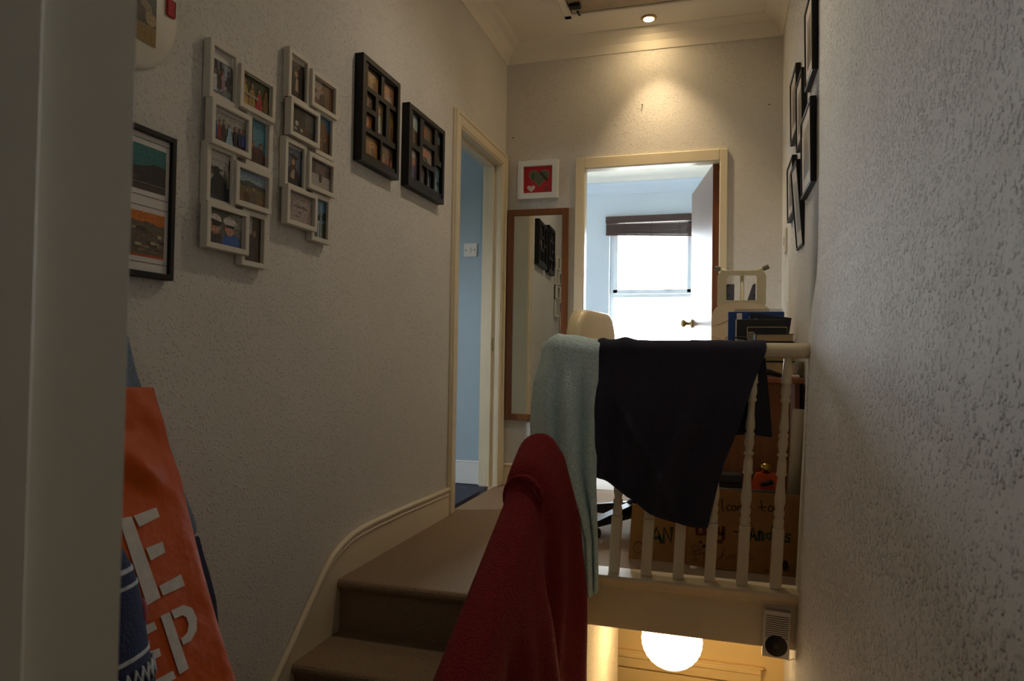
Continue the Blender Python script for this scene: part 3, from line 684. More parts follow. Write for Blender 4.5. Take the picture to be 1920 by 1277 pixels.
C1 = [W((176, 140, 92)), [('rect', (0, 0, 1, 1), (150, 110, 84)), ('ell', (.45, .6, .2, .25), (180, 130, 100)), ('poly', [(.3, 0), (.9, 0), (.7, .4), (.4, .4)], (176, 160, 150))], W((140, 120, 100)), [('rect', (0, 0, 1, 1), (150, 104, 66)), ('ell', (.5, .5, .25, .32), (196, 130, 86))], [('rect', (0, 0, 1, 1), (120, 110, 70)), ('poly', [(.2, 0), (.85, 0), (.65, .6), (.4, .6)], (180, 188, 188)), ('ell', (.5, .75, .14, .08), (180, 130, 100))],
      W((150, 120, 56)), W((184, 130, 64)), [('rect', (0, 0, 1, 1), (96, 78, 60))] + person(.3, 0, .6, (170, 96, 60)) + person(.6, 0, .6, (150, 60, 50)) + person(.85, 0, .5, (180, 110, 70))]
C2 = [[('rect', (0, 0, 1, 1), (92, 72, 54)), ('poly', [(.1, .75), (.5, .55), (1, .5), (1, 1), (.1, 1)], (170, 190, 194))], [('rect', (0, 0, 1, 1), (104, 84, 60)), ('ell', (.35, .5, .1, .25), (176, 90, 60))], [('rect', (0, 0, 1, 1), (70, 62, 58)), ('rect', (0, .65, 1, 1), (120, 150, 166)), ('rect', (0, 0, 1, .2), (120, 90, 66))], [('rect', (0, 0, 1, 1), (110, 96, 92)), ('poly', [(.1, 0), (.9, 0), (.7, .45), (.3, .45)], (52, 58, 110)), ('ell', (.6, .62, .2, .12), (180, 120, 90)), ('rect', (0, .75, .8, 1), (180, 180, 176))],
      [('rect', (0, 0, 1, 1), (168, 154, 140)), ('poly', [(.05, 0), (.75, 0), (.6, .4), (.2, .4)], (66, 60, 56)), ('ell', (.28, .58, .16, .24), (190, 120, 90)), ('ell', (.56, .6, .14, .24), (180, 110, 90))], [('rect', (0, 0, 1, 1), (120, 110, 100)), ('rect', (.2, 0, .6, .5), (176, 196, 206))], [('rect', (0, 0, 1, 1), (60, 66, 80)), ('rect', (.2, 0, .6, .6), (180, 200, 214))], [('rect', (0, 0, 1, 1), (108, 138, 156)), ('rect', (0, 0, .6, .55), (160, 190, 208)), ('rect', (.5, .3, 1, .45), (60, 66, 70))]]
multi('large black multi photo frame with warm brown pictures, next to the white collages', 2.292, 2.606, .718, 1.120, MULTI1, C1, 'black multi photo frames on the left wall')
multi('black multi photo frame with cool pictures, next to the side doorway', 2.697, 3.098, .722, 1.078, MULTI2, C2, 'black multi photo frames on the left wall')

# framed pair of city prints, half hidden by the jamb
pf = thing('framed_print', 'thin black frame with a teal and an orange townscape print, above the orange bag', 'picture', (XL, 1.16, .346), LEFT)
m_ = MB(); frame_ring(m_, .475, .350, .014, .026, 'black', .012); m_.build('frame', pf)
MB().box((-.225, -.016, -.163), (.225, -.012, .163), 'mount').build('mount', pf)
b = MB()
for zc, hh in ((.082, .066), (-.074, .066)):
    for x0 in (-.20, .005):
        b.strokes([[(x0, zc - hh), (x0 + .225, zc - hh), (x0 + .225, zc + hh), (x0, zc + hh), (x0, zc - hh)]], .0022, -.0164, 'greyblue')
b.build('mount_line', pf)
skyln = [(0, .62), (.12, .60), (.25, .54), (.40, .48), (.55, .50), (.68, .54), (.80, .62), (.90, .63), (1, .60), (1, 0), (0, 0)]
t1 = [('rect', (0, 0, 1, 1), (46, 122, 128)), ('poly', skyln, (52, 48, 44)), ('rect', (0, .0, 1, .12), (72, 64, 60)), ('rect', (.1, .3, .3, .34), (90, 80, 66)), ('rect', (.45, .22, .6, .28), (84, 76, 64)), ('rect', (.0, .14, 1, .17), (120, 108, 94))]
t2 = [('rect', (0, 0, 1, 1), (214, 122, 34)), ('poly', [(0, .86), (.3, .84), (.34, .98), (.38, .84), (.62, .76), (.75, .80), (.9, .74), (1, .74), (1, 0), (0, 0)], (112, 98, 82)), ('rect', (0, 0, 1, .05), (190, 80, 30))] + [('rect', (random.random() * .9, .08 + random.random() * .6, 0, 0), (0, 0, 0)) for _ in range(0)]
rr = random.Random(3)
for _ in range(26):
    u, v = rr.random() * .9, .08 + rr.random() * .55
    t2.append(('rect', (u, v, u + .04 + rr.random() * .1, v + .03 + rr.random() * .05), rr.choice([(196, 182, 150), (60, 54, 50), (150, 132, 108), (84, 76, 70)])))
for i, x0 in enumerate((-.105, .102)):
    photo_mesh('print', .20, .105, t1 if i else t1, pf, (x0 + .01, -.0166, .082))
    photo_mesh('print', .20, .105, t2, pf, (x0 + .01, -.0166, -.074))

# white round plaque with little photo windows
cl = thing('photo_plaque', 'white rounded wall plaque with a photo and a small red window, top left', 'picture', (XL, 1.243, .81), LEFT)
PX = Matrix.Rotation(PI / 2, 4, 'X')
MB().lathe([(.160, 0), (.163, .004), (.161, .010), (.150, .014), (0.001, .015)], 'framewhite', 48, PX).build('plate', cl)
photo_mesh('photo', .16, .20, [('rect', (0, 0, 1, 1), (70, 74, 44)), ('rect', (0, 0, 1, .22), (150, 120, 52)), ('ell', (.8, .4, .12, .1), (150, 130, 100)), ('ell', (.9, .3, .1, .08), (176, 150, 110)), ('ell', (.7, .35, .1, .08), (96, 70, 50))], cl, (.007, -.0163, .01))
b = MB(); b.box((.118, -.018, .006), (.145, -.0145, .048), 'red', .004, seg=2); b.build('red_window', cl)

# heart picture on the end wall
hf = thing('heart_picture', 'small white box frame with a red card and heart photo, above the mirror', 'picture', (-1.092, YB, 1.103), BACK)
m_ = MB(); frame_ring(m_, .258, .240, .036, .034, 'white', .022); m_.build('frame', hf)
def heart(cx, cz, s):
    pts = []
    for k in range(24):
        t = 2 * PI * k / 24
        pts.append((cx + s * 16 * math.sin(t) ** 3 / 17, cz + s * (13 * math.cos(t) - 5 * math.cos(2 * t) - 2 * math.cos(3 * t) - math.cos(4 * t)) / 17))
    return pts
MB().box((-.094, -.013, -.086), (.094, -.010, .086), 'red').build('red_card', hf)
photo_mesh('photo', .188, .172, [('poly', heart(.53, .60, .38), (176, 160, 120)), ('poly', heart(.53, .60, .36), (104, 108, 84)), ('poly', [(.52, .75), (.60, .80), (.84, .50), (.78, .44)], (50, 54, 44)), ('poly', [(.30, .72), (.38, .78), (.34, .50), (.26, .52)], (70, 74, 60)), ('poly', heart(.26, .20, .15), (214, 204, 192)), ('poly', heart(.77, .16, .08), (132, 110, 116)), ('poly', heart(.77, .16, .055), (150, 40, 44)), ('poly', heart(.79, .29, .04), (170, 110, 110)), ('poly', heart(.88, .25, .03), (150, 90, 92))], hf, (0, -.0136, 0))

# tall mirror
mi = thing('wall_mirror', 'tall narrow mirror in a red brown wooden frame beside the bedroom doorway', 'mirror', (-1.087, YB - .010, .26), BACK)
m_ = MB(); frame_ring(m_, .386, 1.315, .040, .022, 'woodred', .010, 0, .003); m_.build('frame', mi)
MB().box((-.160, -.013, -.625), (.160, -.010, .625), 'mirror').build('mirror_glass', mi)
mi.rotation_euler = (0.0, 0, 0.036)

# switches
sw = thing('light_switch', 'white square light switch on the blue wall', 'switch', (-1.515, 4.14, .667), BACK)
MB().box((-.043, -.009, -.043), (.043, 0, .043), 'plastic', .003, seg=2).build('plate', sw)
MB().box((-.008, -.014, -.013), (.008, -.008, .013), 'plastic', .002).build('rocker', sw)
for s in (-1, 1): MB().lathe([(.004, 0), (.0035, .0015)], 'grey', 10, Matrix.Translation((s * .030, -.009, 0)) @ Matrix.Rotation(PI / 2, 4, 'X')).build('screw', sw)
ts = thing('wall_switch', 'small cream switch plate on the right wall in the far corner', 'switch', (XR - .002, 3.91, .63), RIGHT)
MB().box((-.04, -.010, -.065), (.04, .002, .065), 'plastic', .003).build('plate', ts)
MB().box((-.010, -.016, -.02), (.010, -.009, .02), 'plastic', .002).build('rocker', ts)

# six thin black frames on the right wall: (y near, y far, z0, z1, lean out at top, roll, label)
RF = [(2.715, 2.950, 1.062, 1.375, .004, 0, 'topmost thin black frame on the right wall, cut by the picture top'),
      (3.262, 3.530, 1.018, 1.312, .004, 0, 'thin black frame on the right wall, farthest of the upper row'),
      (3.035, 3.268, .912, 1.200, .004, 0, 'thin black frame on the right wall, second of the upper row'),
      (2.742, 3.062, .658, .975, .004, 0, 'largest thin black frame on the right wall, below the topmost one'),
      (3.395, 3.664, .676, .942, .004, 0, 'thin black frame on the right wall, farthest of the lower pair'),
      (3.098, 3.345, .488, .845, .030, math.radians(2.5), 'crooked thin black frame on the right wall, lowest of all')]
for y0, y1, z0, z1, lean, rl, lab in RF:
    xw = min(xr((y0 + y1) / 2, z0), xr((y0 + y1) / 2, z1))
    r_ = thing('thin_frame', lab, 'photo frame', (xw - .001, (y0 + y1) / 2, (z0 + z1) / 2), RIGHT, 'thin black frames on the right wall')
    r_.rotation_euler = (math.atan2(lean, z1 - z0), rl, RIGHT) if True else (0, 0, RIGHT)
    m_ = MB(); frame_ring(m_, y1 - y0, z1 - z0, .012, .022, 'black', .004); m_.build('frame', r_)
    MB().box((-(y1 - y0) / 2 + .010, -.0165, -(z1 - z0) / 2 + .010), ((y1 - y0) / 2 - .010, -.006, (z1 - z0) / 2 - .010), 'mount').build('mount', r_)
    photo_mesh('photo', (y1 - y0) * .55, (z1 - z0) * .6, [('rect', (0, 0, 1, 1), (150, 148, 144)), ('rect', (0, 0, 1, .4), (110, 108, 102)), ('ell', (.5, .5, .2, .22), (90, 84, 80))], r_, (0, -.0168, 0))

# ------------------------------------------------------------------ balustrade
YR = 2.58
bn = thing('landing_banister', 'cream landing banister with turned balusters and round handrail over the stairwell', 'banister', (0, YR, -.785))
Z0 = -.785
def lean_x(z): return .045 * (z - Z0)
b = MB(); b.tube([(-.52, 0, .034 - Z0), (-.1, 0, .034 - Z0), (.26, 0, .034 - Z0), (.30, 0, .034 - Z0)], .0265, 'cream', 16)
b.build('handrail', bn)
PXZ = [(673, .0125), (718, .0165), (720, .0178), (723, .0178), (725, .014), (735, .0158), (742, .0165), (750, .013), (753, .0168), (757, .0168), (759, .0115), (780, .0118), (800, .0155), (808, .016), (815, .012), (818, .0168), (822, .0168), (825, .014), (836, .0168), (844, .014), (852, .011), (854, .0168), (858, .0168), (860, .011), (870, .015), (880, .0158), (888, .0155), (890, .0178), (893, .0178), (896, .0125), (915, .0142), (935, .018), (945, .018), (957, .013), (961, .0172), (968, .0172), (971, .0135), (980, .0182), (988, .0165), (992, .0172)]
prof = [(r, .013 - (y - 673) * (.798 / 430.0) - Z0) for y, r in PXZ][::-1]
prof = [(r, z) for r, z in prof]
bm_ = MB(); bm_.lathe(prof, 'cream', 14)
zt = prof[0][1]
bm_.box((-.0185, -.0185, 0), (.0185, .0185, zt), 'cream', .003)
for v in bm_.v: v.x += .045 * v.z
ba = None
for x in (.192, .082, -.026, -.134, -.247, -.363):
    if ba is None: ba = bm_.build('baluster', bn); o_ = ba
    else: o_ = ba.copy(); COL.objects.link(o_); o_.parent = bn
    o_.location = (x, 0, 0)
b = MB(); b.box((-.525, -.035, -.20), (-.455, .035, .80), 'cream', .004); b.lathe([(.032, .80), (.036, .805), (.038, .815), (.034, .83), (.020, .842), (.004, .846)], 'cream', 20, Matrix.Translation((-.49, 0, 0)))
b.build('newel_post', bn)
sb = thing('stair_banister', 'cream stair handrail sloping down under the red towel', 'banister', (-.565, 0, 0))
b = MB(); b.tube([(0, 2.262, -.335), (0, 1.8, -.592), (0, 1.2, -.930)], .025, 'cream', 14); b.build('handrail', sb)
b = MB()
b.box((-.035, 1.17, -1.36), (.035, 1.24, -.86), 'cream', .004); b.build('newel_post', sb)
MB().box((-.032, 2.20, -.80), (.032, 2.262, -.345), 'cream', .004).build('newel_post', sb)
for yy in (1.5, 1.8, 2.05):
    zr = -.312 + (yy - 2.30) * .56
    MB().box((-.012, yy - .016, -.72 + (yy - 2.25) * .667 - .06), (.018, yy + .016, zr + .004), 'cream', .002).build('baluster', sb)

# ------------------------------------------------------------------ cloth
def lerp(a, b_, t): return a + (b_ - a) * t
def poly_at(pts, t):
    """point at parameter 0..1 along a polyline by length"""
    L = [0]
    for i in range(1, len(pts)): L.append(L[-1] + math.dist(pts[i], pts[i - 1]))
    s = t * L[-1]
    for i in range(1, len(pts)):
        if s <= L[i] + 1e-9:
            k = (s - L[i - 1]) / max(1e-9, L[i] - L[i - 1]); return tuple(lerp(a, c, k) for a, c in zip(pts[i - 1], pts[i]))
    return pts[-1]
def coons(top, bot, lef, rig, s, t):
    T, B, L_, R_ = poly_at(top, s), poly_at(bot, s), poly_at(lef, t), poly_at(rig, t)
    c00, c10, c01, c11 = top[0], top[-1], bot[0], bot[-1]
    return tuple((1 - t) * T[i] + t * B[i] + (1 - s) * L_[i] + s * R_[i] - ((1 - s) * (1 - t) * c00[i] + s * (1 - t) * c10[i] + (1 - s) * t * c01[i] + s * t * c11[i]) for i in (0, 1))
def sheet(name, rows, mt, parent=None, thick=.004, sub=1):
    m_ = MB(); n_ = len(rows[0]); vs = [p for r in rows for p in r]
    fs = [(i * n_ + j, i * n_ + j + 1, (i + 1) * n_ + j + 1, (i + 1) * n_ + j) for i in range(len(rows) - 1) for j in range(n_ - 1)]
    m_.add(vs, fs, mt, True); o = m_.build(name, parent)
    md = o.modifiers.new('thick', 'SOLIDIFY'); md.thickness = thick; md.offset = 0
    if sub: md = o.modifiers.new('smooth', 'SUBSURF'); md.levels = sub; md.render_levels = sub
    return o
def nz3(x, y, z): return noise.noise(Vector((x, y, z)))
def smooth(a, b_, x):
    t = min(1, max(0, (x - a) / (b_ - a))); return t * t * (3 - 2 * t)

# navy garment over the handrail
r = .033
top = [(-.432, .030), (.156, .030)]
lef = [(-.432, .030), (-.434, -.2), (-.437, -.435)]
rig = [(.156, .030), (.118, -.073), (.079, -.194), (.048, -.289), (.020, -.358), (-.002, -.449), (-.033, -.592)]
hem = [(-.437, -.435), (-.402, -.446), (-.383, -.454), (-.344, -.473), (-.306, -.503), (-.267, -.532), (-.192, -.568), (-.118, -.583), (-.075, -.588), (-.033, -.592)]
rows = []
NS, NT = 74, 46
def navy_y(s, t, x, z):
    k = smooth(0, .5, t)
    y = YR - r - .004 - .012 * k
    y -= k * .016 * math.sin(2 * PI * (s * 3.2 + .35 * t + .1)) * (1 - .3 * s)
    q = abs((s - .12) - .75 * (t - .35) ** 2 * 1.2)
    y -= .016 * k * math.exp(-((s - (.16 + .55 * smooth(.35, 1.0, t))) / .05) ** 2)          # swag fold sweeping to the hem
    y -= .012 * k * math.exp(-((s - (.80 - .28 * t)) / .045) ** 2)
    y -= .006 * k * math.exp(-((s - (.62 - .30 * t)) / .03) ** 2)
    y -= .009 * k * math.exp(-((s - .055) / .03) ** 2)
    y += .006 * nz3(x * 9, z * 9, 3.1) * k
    return min(y, YR - .0335 + .0)
for i in range(NT, -1, -1):
    t = i / NT; row = []
    for j in range(NS + 1):
        s = j / NS; x, z = coons(top, hem, lef, rig, s, t); row.append((x, navy_y(s, t, x, z), z))
    rows.append(row)
for k in range(1, 8):
    a = PI * k / 8; row = []
    for j in range(NS + 1):
        s = j / NS; x = lerp(-.432, .156, s); bmp = .003 + .010 * max(0, nz3(x * 14, 1.7, k * .15)) + (.012 * math.exp(-((s - .17) / .05) ** 2)) + .008 * math.exp(-((s - .03) / .025) ** 2)
        row.append((x, YR - (r + .004) * math.cos(a), .030 + (r + bmp) * math.sin(a)))
    rows.append(row)
for i in range(0, 13):
    t = i / 12; row = []
    for j in range(NS + 1):
        s = j / NS; x = lerp(-.432, .156, s) + t * .028 * s; z = .03 - t * (.30 + .06 * (1 - s) * 0 + .004 * math.sin(s * 20))
        row.append((x, YR + r + .004 + .010 * t * math.sin(s * 14), z))
    rows.append(row)
nv = sheet('cotton_shirt', rows, 'navy', None, .004, 1)
tag(nv, 'dark navy cotton top hung over the landing handrail, hem dipping at the front', 'clothing')
b = MB()
for off, rad in ((.020, .0016), (.027, .0014)):
    pts = []
    for j in range(6, NS - 1, 2):
        s = j / NS; x, z = coons(top, hem, lef, rig, s, 1 - off / .5); pts.append((x, navy_y(s, 1 - off / .5, x, z) - .003, z))
    b.tube(pts, rad, 'navy', 6)
b.build('hem_stitching', nv)

# pale blue towel over the newel and handrail end
top = [(-.660, .000), (-.62, .028), (-.585, .040), (-.50, .030), (-.420, .016)]
bot = [(-.492, -.852), (-.47, -.860), (-.440, -.862), (-.412, -.848)]
lef = [(-.660, .000), (-.688, -.10), (-.698, -.26), (-.690, -.40), (-.620, -.50), (-.545, -.565), (-.498, -.655), (-.500, -.73), (-.492, -.852)]
rig = [(-.420, .016), (-.421, -.25), (-.424, -.44), (-.416, -.70), (-.412, -.848)]
rows = []; NS, NT = 46, 70
def blue_y(s, t, x, z):
    y = 2.515 + .10 * (1 - smooth(0, .38, s)) * (1 - .6 * t) + .012 * smooth(.7, 1, s)
    k = smooth(0, .25, t)
    y -= k * .034 * math.exp(-((s - .60 - .06 * t) / .085) ** 2)
    y += k * .026 * math.exp(-((s - .765 - .04 * t) / .045) ** 2)
    y -= k * .022 * math.exp(-((s - .92) / .05) ** 2)
    y -= k * .024 * math.exp(-((s - .28 - .20 * t) / .06) ** 2)
    y += k * .016 * math.exp(-((s - .42 - .14 * t) / .05) ** 2)
    y += .010 * nz3(x * 8, z * 5, 8.2) * k
    return y
for i in range(NT, -1, -1):
    t = i / NT; row = []
    for j in range(NS + 1):
        s = j / NS; x, z = coons(top, bot, lef, rig, s, t)
        row.append((x, blue_y(s, t, x, z), z))
    rows.append(row)
for k in range(1, 9):
    a = PI * k / 9; row = []
    for j in range(NS + 1):
        s = j / NS; x, z = poly_at(top, s); yf = blue_y(s, 0, x, z); yb = 2.665
        row.append((x, lerp(yf, yb, .5 - .5 * math.cos(a)), z + .046 * math.sin(a) + .004 * nz3(x * 20, k * .4, 2)))
    rows.append(row)
for i in range(0, 15):
    t = i / 14; row = []
    for j in range(NS + 1):
        s = j / NS; x, z = poly_at(top, s); row.append((x - .01 * t, 2.665 + .008 * math.sin(s * 12) * t, z - t * .42))
    rows.append(row)
bt = sheet('pale_blue_towel', rows, 'terry_blue', None, .008, 1)
tag(bt, 'pale blue terry towel draped over the newel end of the landing handrail', 'towel')
b = MB()
pts = []
for j in range(2, NS - 1, 2):
    s = j / NS; t = .885; x, z = coons(top, bot, lef, rig, s, t); pts.append((x, blue_y(s, t, x, z) - .004, z))
b.tube(pts, .005, 'terry_blue', 6); b.build('woven_band', bt)

# red towel down the stair handrail
rows = []; NY = 54; RY0, RY1 = 2.275, 1.16
def red_row(u):
    Y = lerp(RY0, RY1, u)
    hood = .050 * smooth(2.04, 2.10, Y)
    endr = smooth(RY0 + .0, RY0 - .05, Y)
    zr = -.322 + (Y - 2.2) * .56 + hood - .03 * (1 - endr)
    rad = .056 + hood * .14 - .004 * (1 - endr)
    out = []
    x0 = -.568
    dl = .40 + .03 * math.sin(u * 9)
    for i in range(14):
        t = 1 - i / 13
        out.append((x0 - rad - .03 * t - .008 * math.sin(u * 26) * t, Y + .03 * t * math.sin(u * 7), zr - rad - dl * t))
    for k in range(1, 12):
        a = PI * k / 12
        out.append((x0 - rad * math.cos(a), Y, zr - rad + rad * math.sin(a) + .004 * nz3(Y * 18, k * .6, 4)))
    dr = .90
    for i in range(0, 40):
        t = i / 39
        k = smooth(0, .30, t)
        fold = .026 * math.sin(u * 19 + 1.2 * t + .9) + .014 * math.sin(u * 41 + 2.0 - t) + .016 * nz3(Y * 7, t * 3, 1.3) + .010 * math.exp(-((u - .20 - .1 * t) / .035) ** 2)
        flare = .082 * t ** .6 - .012 * (1 - smooth(0, .1, u)) * t
        out.append((x0 + rad + flare + fold * k + (hood * .25) * (1 - t), Y + .012 * math.sin(u * 30 + 2 * t) * k, zr - rad - dr * t))
    return out
rows = [red_row(u / NY) for u in range(NY + 1)]
rt_ = sheet('red_towel', rows, 'terry_red', None, .008, 1)
tag(rt_, 'deep red terry towel draped along the sloping stair handrail', 'towel')
b = MB()
pts = []
for k in range(0, 17):
    a = PI * (-.25 + 1.5 * k / 16.0); Y = 2.055
    rr_ = .066; zr = -.322 + (2.07 - 2.2) * .56 + .026
    pts.append((-.568 - rr_ * math.cos(a) * .95, Y + .02 * math.cos(a), zr - rr_ + rr_ * math.sin(a)))
b.tube(pts, .010, 'terry_red', 8); b.build('rolled_fold', rt_)

# ------------------------------------------------------------------ landing furniture behind the banister
# office chair
ch = thing('office_chair', 'cream padded office chair on a black star base, left behind the banister', 'chair', (-.37, 3.33, ZF), math.radians(-10))
def pad(name, lo, hi, rad, mt, bulge, axis, parent):
    """rounded-rectangle cushion; face plane perpendicular to axis"""
    m_ = MB()
    (a0, c0), (a1, c1) = lo[:2], hi[:2]
    t0, t1 = lo[2], hi[2]; pts = []
    for cx, cz, s0 in ((a1 - rad, c1 - rad, 0), (a0 + rad, c1 - rad, PI / 2), (a0 + rad, c0 + rad, PI), (a1 - rad, c0 + rad, 1.5 * PI)):
        for k in range(7): a = s0 + PI / 2 * k / 6; pts.append((cx + rad * math.cos(a), cz + rad * math.sin(a)))
    cxm, czm = (a0 + a1) / 2, (c0 + c1) / 2; tm = (t0 + t1) / 2
    lay = [(.0, -1.0 - bulge), (.6, -1.0 - bulge * .7), (.90, -1.0), (.97, -.93), (1.0, -.8), (1.015, 0), (1.0, .8), (.97, .93), (.90, 1.0), (.6, 1.0 + bulge * .7), (.0, 1.0 + bulge)]
    vs, fs = [], []; n_ = len(pts)
    for sc_, q in lay:
        for (a, c) in pts:
            p = (cxm + (a - cxm) * sc_, czm + (c - czm) * sc_); t = tm + q * (t1 - t0) / 2
            vs.append({'x': (t, p[0], p[1]), 'y': (p[0], t, p[1]), 'z': (p[0], p[1], t)}[axis])
    for i in range(len(lay) - 1):
        for k in range(n_): fs.append((i * n_ + k, i * n_ + (k + 1) % n_, (i + 1) * n_ + (k + 1) % n_, (i + 1) * n_ + k))
    m_.add(vs, fs, mt, True); return m_.build(name, parent)
bk = pad('backrest', (-.21, .44, -.285), (.30, 1.030, -.205), .13, 'creamvinyl', .15, 'x', ch)
pad('seat', (-.24, -.22, .40), (.26, .22, .48), .10, 'creamvinyl', .2, 'z', ch)
b = MB(); b.box((-.285, -.03, .36), (-.26, .03, .75), 'blackp', .004); b.box((-.27, -.04, .355), (.05, .04, .40), 'blackp', .006); b.build('back_bracket', ch)
b = MB(); b.lathe([(.024, .10), (.024, .25), (.016, .26), (.016, .37)], 'blackp', 14); b.build('gas_column', ch)
hub = MB(); hub.lathe([(.05, .06), (.055, .08), (.05, .12), (.03, .14)], 'blackp', 16); hub.build('hub', ch)
for k in range(5):
    a = math.radians(246 + 72 * k); X = Matrix.Rotation(a, 4, 'Z')
    l_ = MB(); l_.prism([(.04, .062), (.29, .052), (.29, .078), (.04, .125)], -.022, .022, 'blackp', 'y', X); lo2 = l_.build('leg', ch)
    c_ = MB()
    for s in (-1, 1): c_.lathe([(.020, -.010), (.026, -.008), (.026, .008), (.020, .010)], 'blackp', 14, X @ Matrix.Translation((.285, s * .016, .026)) @ Matrix.Rotation(PI / 2, 4, 'X'))
    c_.box((.272, -.007, .026), (.298, .007, .06), 'blackp', .002, X); c_.build('caster', lo2)

# desk along the right wall
dk = thing('desk', 'red brown wooden desk piled with books against the right wall', 'desk', (0, 0, 0))
MB().box((-.13, 2.985, -.092), (.325, 3.78, -.070), 'desk', .002).build('desk_top', dk)
MB().box((-.11, 3.00, ZF), (.275, 3.02, -.092), 'desk', .001).build('end_panel', dk)
MB().box((-.11, 3.74, ZF), (.31, 3.76, -.092), 'desk', .001).build('end_panel', dk)
MB().box((.295, 3.02, ZF), (.312, 3.74, -.092), 'desk', .001).build('back_panel', dk)
# things on the desk
ZD = -.070
def book(name, label, x0, x1, y0, y1, z0, z1, cover, page='page', hard=True, rz=0.0, group=None, spine='x0'):
    """closed book lying flat, spine along one side"""
    cx, cyy = (x0 + x1) / 2, (y0 + y1) / 2
    r_ = thing(name, label, 'book', (cx, cyy, z0), rz, group); hw, hd, ht = (x1 - x0) / 2, (y1 - y0) / 2, z1 - z0; t = .003
    m_ = MB(); m_.box((-hw, -hd, 0), (hw, hd, t), cover, .001); m_.box((-hw, -hd, ht - t), (hw, hd, ht), cover, .001)
    if spine == 'x0': m_.box((-hw - .002, -hd, 0), (-hw + .003, hd, ht), cover, .001)
    else: m_.box((hw - .003, -hd, 0), (hw + .002, hd, ht), cover, .001)
    m_.build('cover', r_)
    MB().box((-hw + .003, -hd + .005, t), (hw - .004, hd - .004, ht - t), page).build('pages', r_)
    return r_
GB = 'books piled on the desk'
book('hardback_book', 'thick cream paged book at the bottom of the pile, under the handrail', .150, .298, 3.06, 3.27, ZD, -.006, 'darkcard', 'page', group=GB)
book('hardback_book', 'dark book in the middle of the pile, just behind the handrail', .140, .300, 3.06, 3.28, -.005, .045, 'darkcard', 'yellowed', group=GB)
book('hardback_book', 'navy covered book below the topmost book of the pile', .143, .296, 3.05, 3.27, .046, .075, 'navycard', 'navycard', group=GB)
book('hardback_book', 'black book with pale page edges lying on top of the pile', .145, .293, 3.05, 3.27, .076, .109, 'blackp', 'page', group=GB)
def upright(name, label, cat, x0, x1, yy, z0, z1, cover, thick, edge=None, tilt=.0, extra=None, group=None):
    r_ = thing(name, label, cat, ((x0 + x1) / 2, yy, z0), 0, group); hw, hh = (x1 - x0) / 2, z1 - z0
    m_ = MB(); m_.box((-hw, -thick / 2, 0), (hw, thick / 2, hh), cover, .0015)
    if extra is None or 'cov' not in extra: m_.build('cover', r_)
    if edge:
        e_ = MB(); e_.box((-hw - .002, -thick / 2 + .003, 0), (-hw + .006, thick / 2 - .001, hh + .001), edge); e_.box((hw - .006, -thick / 2 + .003, .0), (hw + .002, thick / 2 - .001, hh + .001), edge)
        e_.box((-hw, -thick / 2 + .003, hh - .003), (hw, thick / 2 - .001, hh + .003), edge); e_.build('pages', r_)
    r_.rotation_euler = (-.03, tilt, 0)
    return r_
book_o = upright('upright_book', 'black book with yellowed page edges standing behind the pile', 'book', .122, .287, 3.31, ZD, .146, 'blackp', .03, 'yellowed')
ol = upright('olive_book', 'olive covered book standing at the left end of the pile', 'book', .119, .150, 3.285, ZD, .125, 'olive', .018)
bf = upright('black_folder', 'plain black folder standing on the desk in front of the blue folder', 'folder', .074, .288, 3.37, ZD, .186, 'darkcard', .014)
MB().box((-.109, -.0085, .0), (-.105, .0065, .255), 'paper').build('paper_edge', bf)
nb = upright('navy_booklet', 'navy booklet with a small pale logo, slanting above the black folder', 'booklet', .096, .276, 3.40, ZD + .005, .211, 'navycard', .006, None, .15)
b = MB()
ring = [(-.062 + .008 * math.cos(a * .5), .242 + .008 * math.sin(a * .5)) for a in range(0, 13)]
b.strokes([ring], .0025, -.0036, 'label'); b.strokes([[(-.050, .246), (-.050, .238), (-.045, .238)], [(-.042, .246), (-.038, .238)], [(-.035, .245), (-.030, .238)], [(-.028, .238), (-.026, .246), (-.022, .238)]], .0018, -.0036, 'label')
b.strokes([[(-.066, .226), (-.056, .226)]], .003, -.0036, 'label'); b.build('logo', nb)
blf = upright('blue_folder', 'bright blue folder with a white sheet, standing behind the black folder', 'folder', .040, .290, 3.47, ZD, .228, 'bluecard', .012)
MB().box((-.03, -.0075, .18), (.115, -.0062, .275), 'paper').build('sheet', blf)
b = MB(); b.lathe([(.007, 0), (.007, .002), (.003, .003)], 'brass', 12, Matrix.Translation((-.105, -.006, .135)) @ Matrix.Rotation(PI / 2, 4, 'X')); b.build('button', blf)
pw = upright('plastic_wallet', 'clear plastic wallet of paper standing behind the blue folder', 'folder', .070, .290, 3.53, ZD, .246, 'film', .006)
MB().box((-.10, -.001, 0), (.105, .001, .300), 'paper').build('sheet', pw)
b = MB(); bp_ = upright('paper_strip', 'pale grey paper tab standing between the blue and black folders', 'paper', .078, .102, 3.43, ZD, .218, 'paper', .004)
bb = thing('dark_pouch', 'black fabric pouch just behind the navy top, left of the folders', 'bag', (.085, 3.15, ZD))
b = MB(); bmx = bmesh.new(); bmesh.ops.create_uvsphere(bmx, u_segments=20, v_segments=12, radius=1)
for v in bmx.verts:
    v.co = Vector((v.co.x * .062, v.co.y * .06, (v.co.z * .5 + .5) * .158)) + Vector((.004 * nz3(v.co.x * 2, v.co.y * 2, v.co.z * 2),) * 3)
    if v.co.z < .01: v.co.z = 0
b.bm(bmx, 'blackm', True); b.build('body', bb)
MB().tube([(-.04, -.02, .13), (-.02, -.03, .165), (.02, -.03, .165), (.04, -.02, .13)], .004, 'blackm', 8).build('strap', bb)
rb = thing('red_ball', 'small red ball at the left of the blue folder', 'ball', (.028, 3.30, ZD))
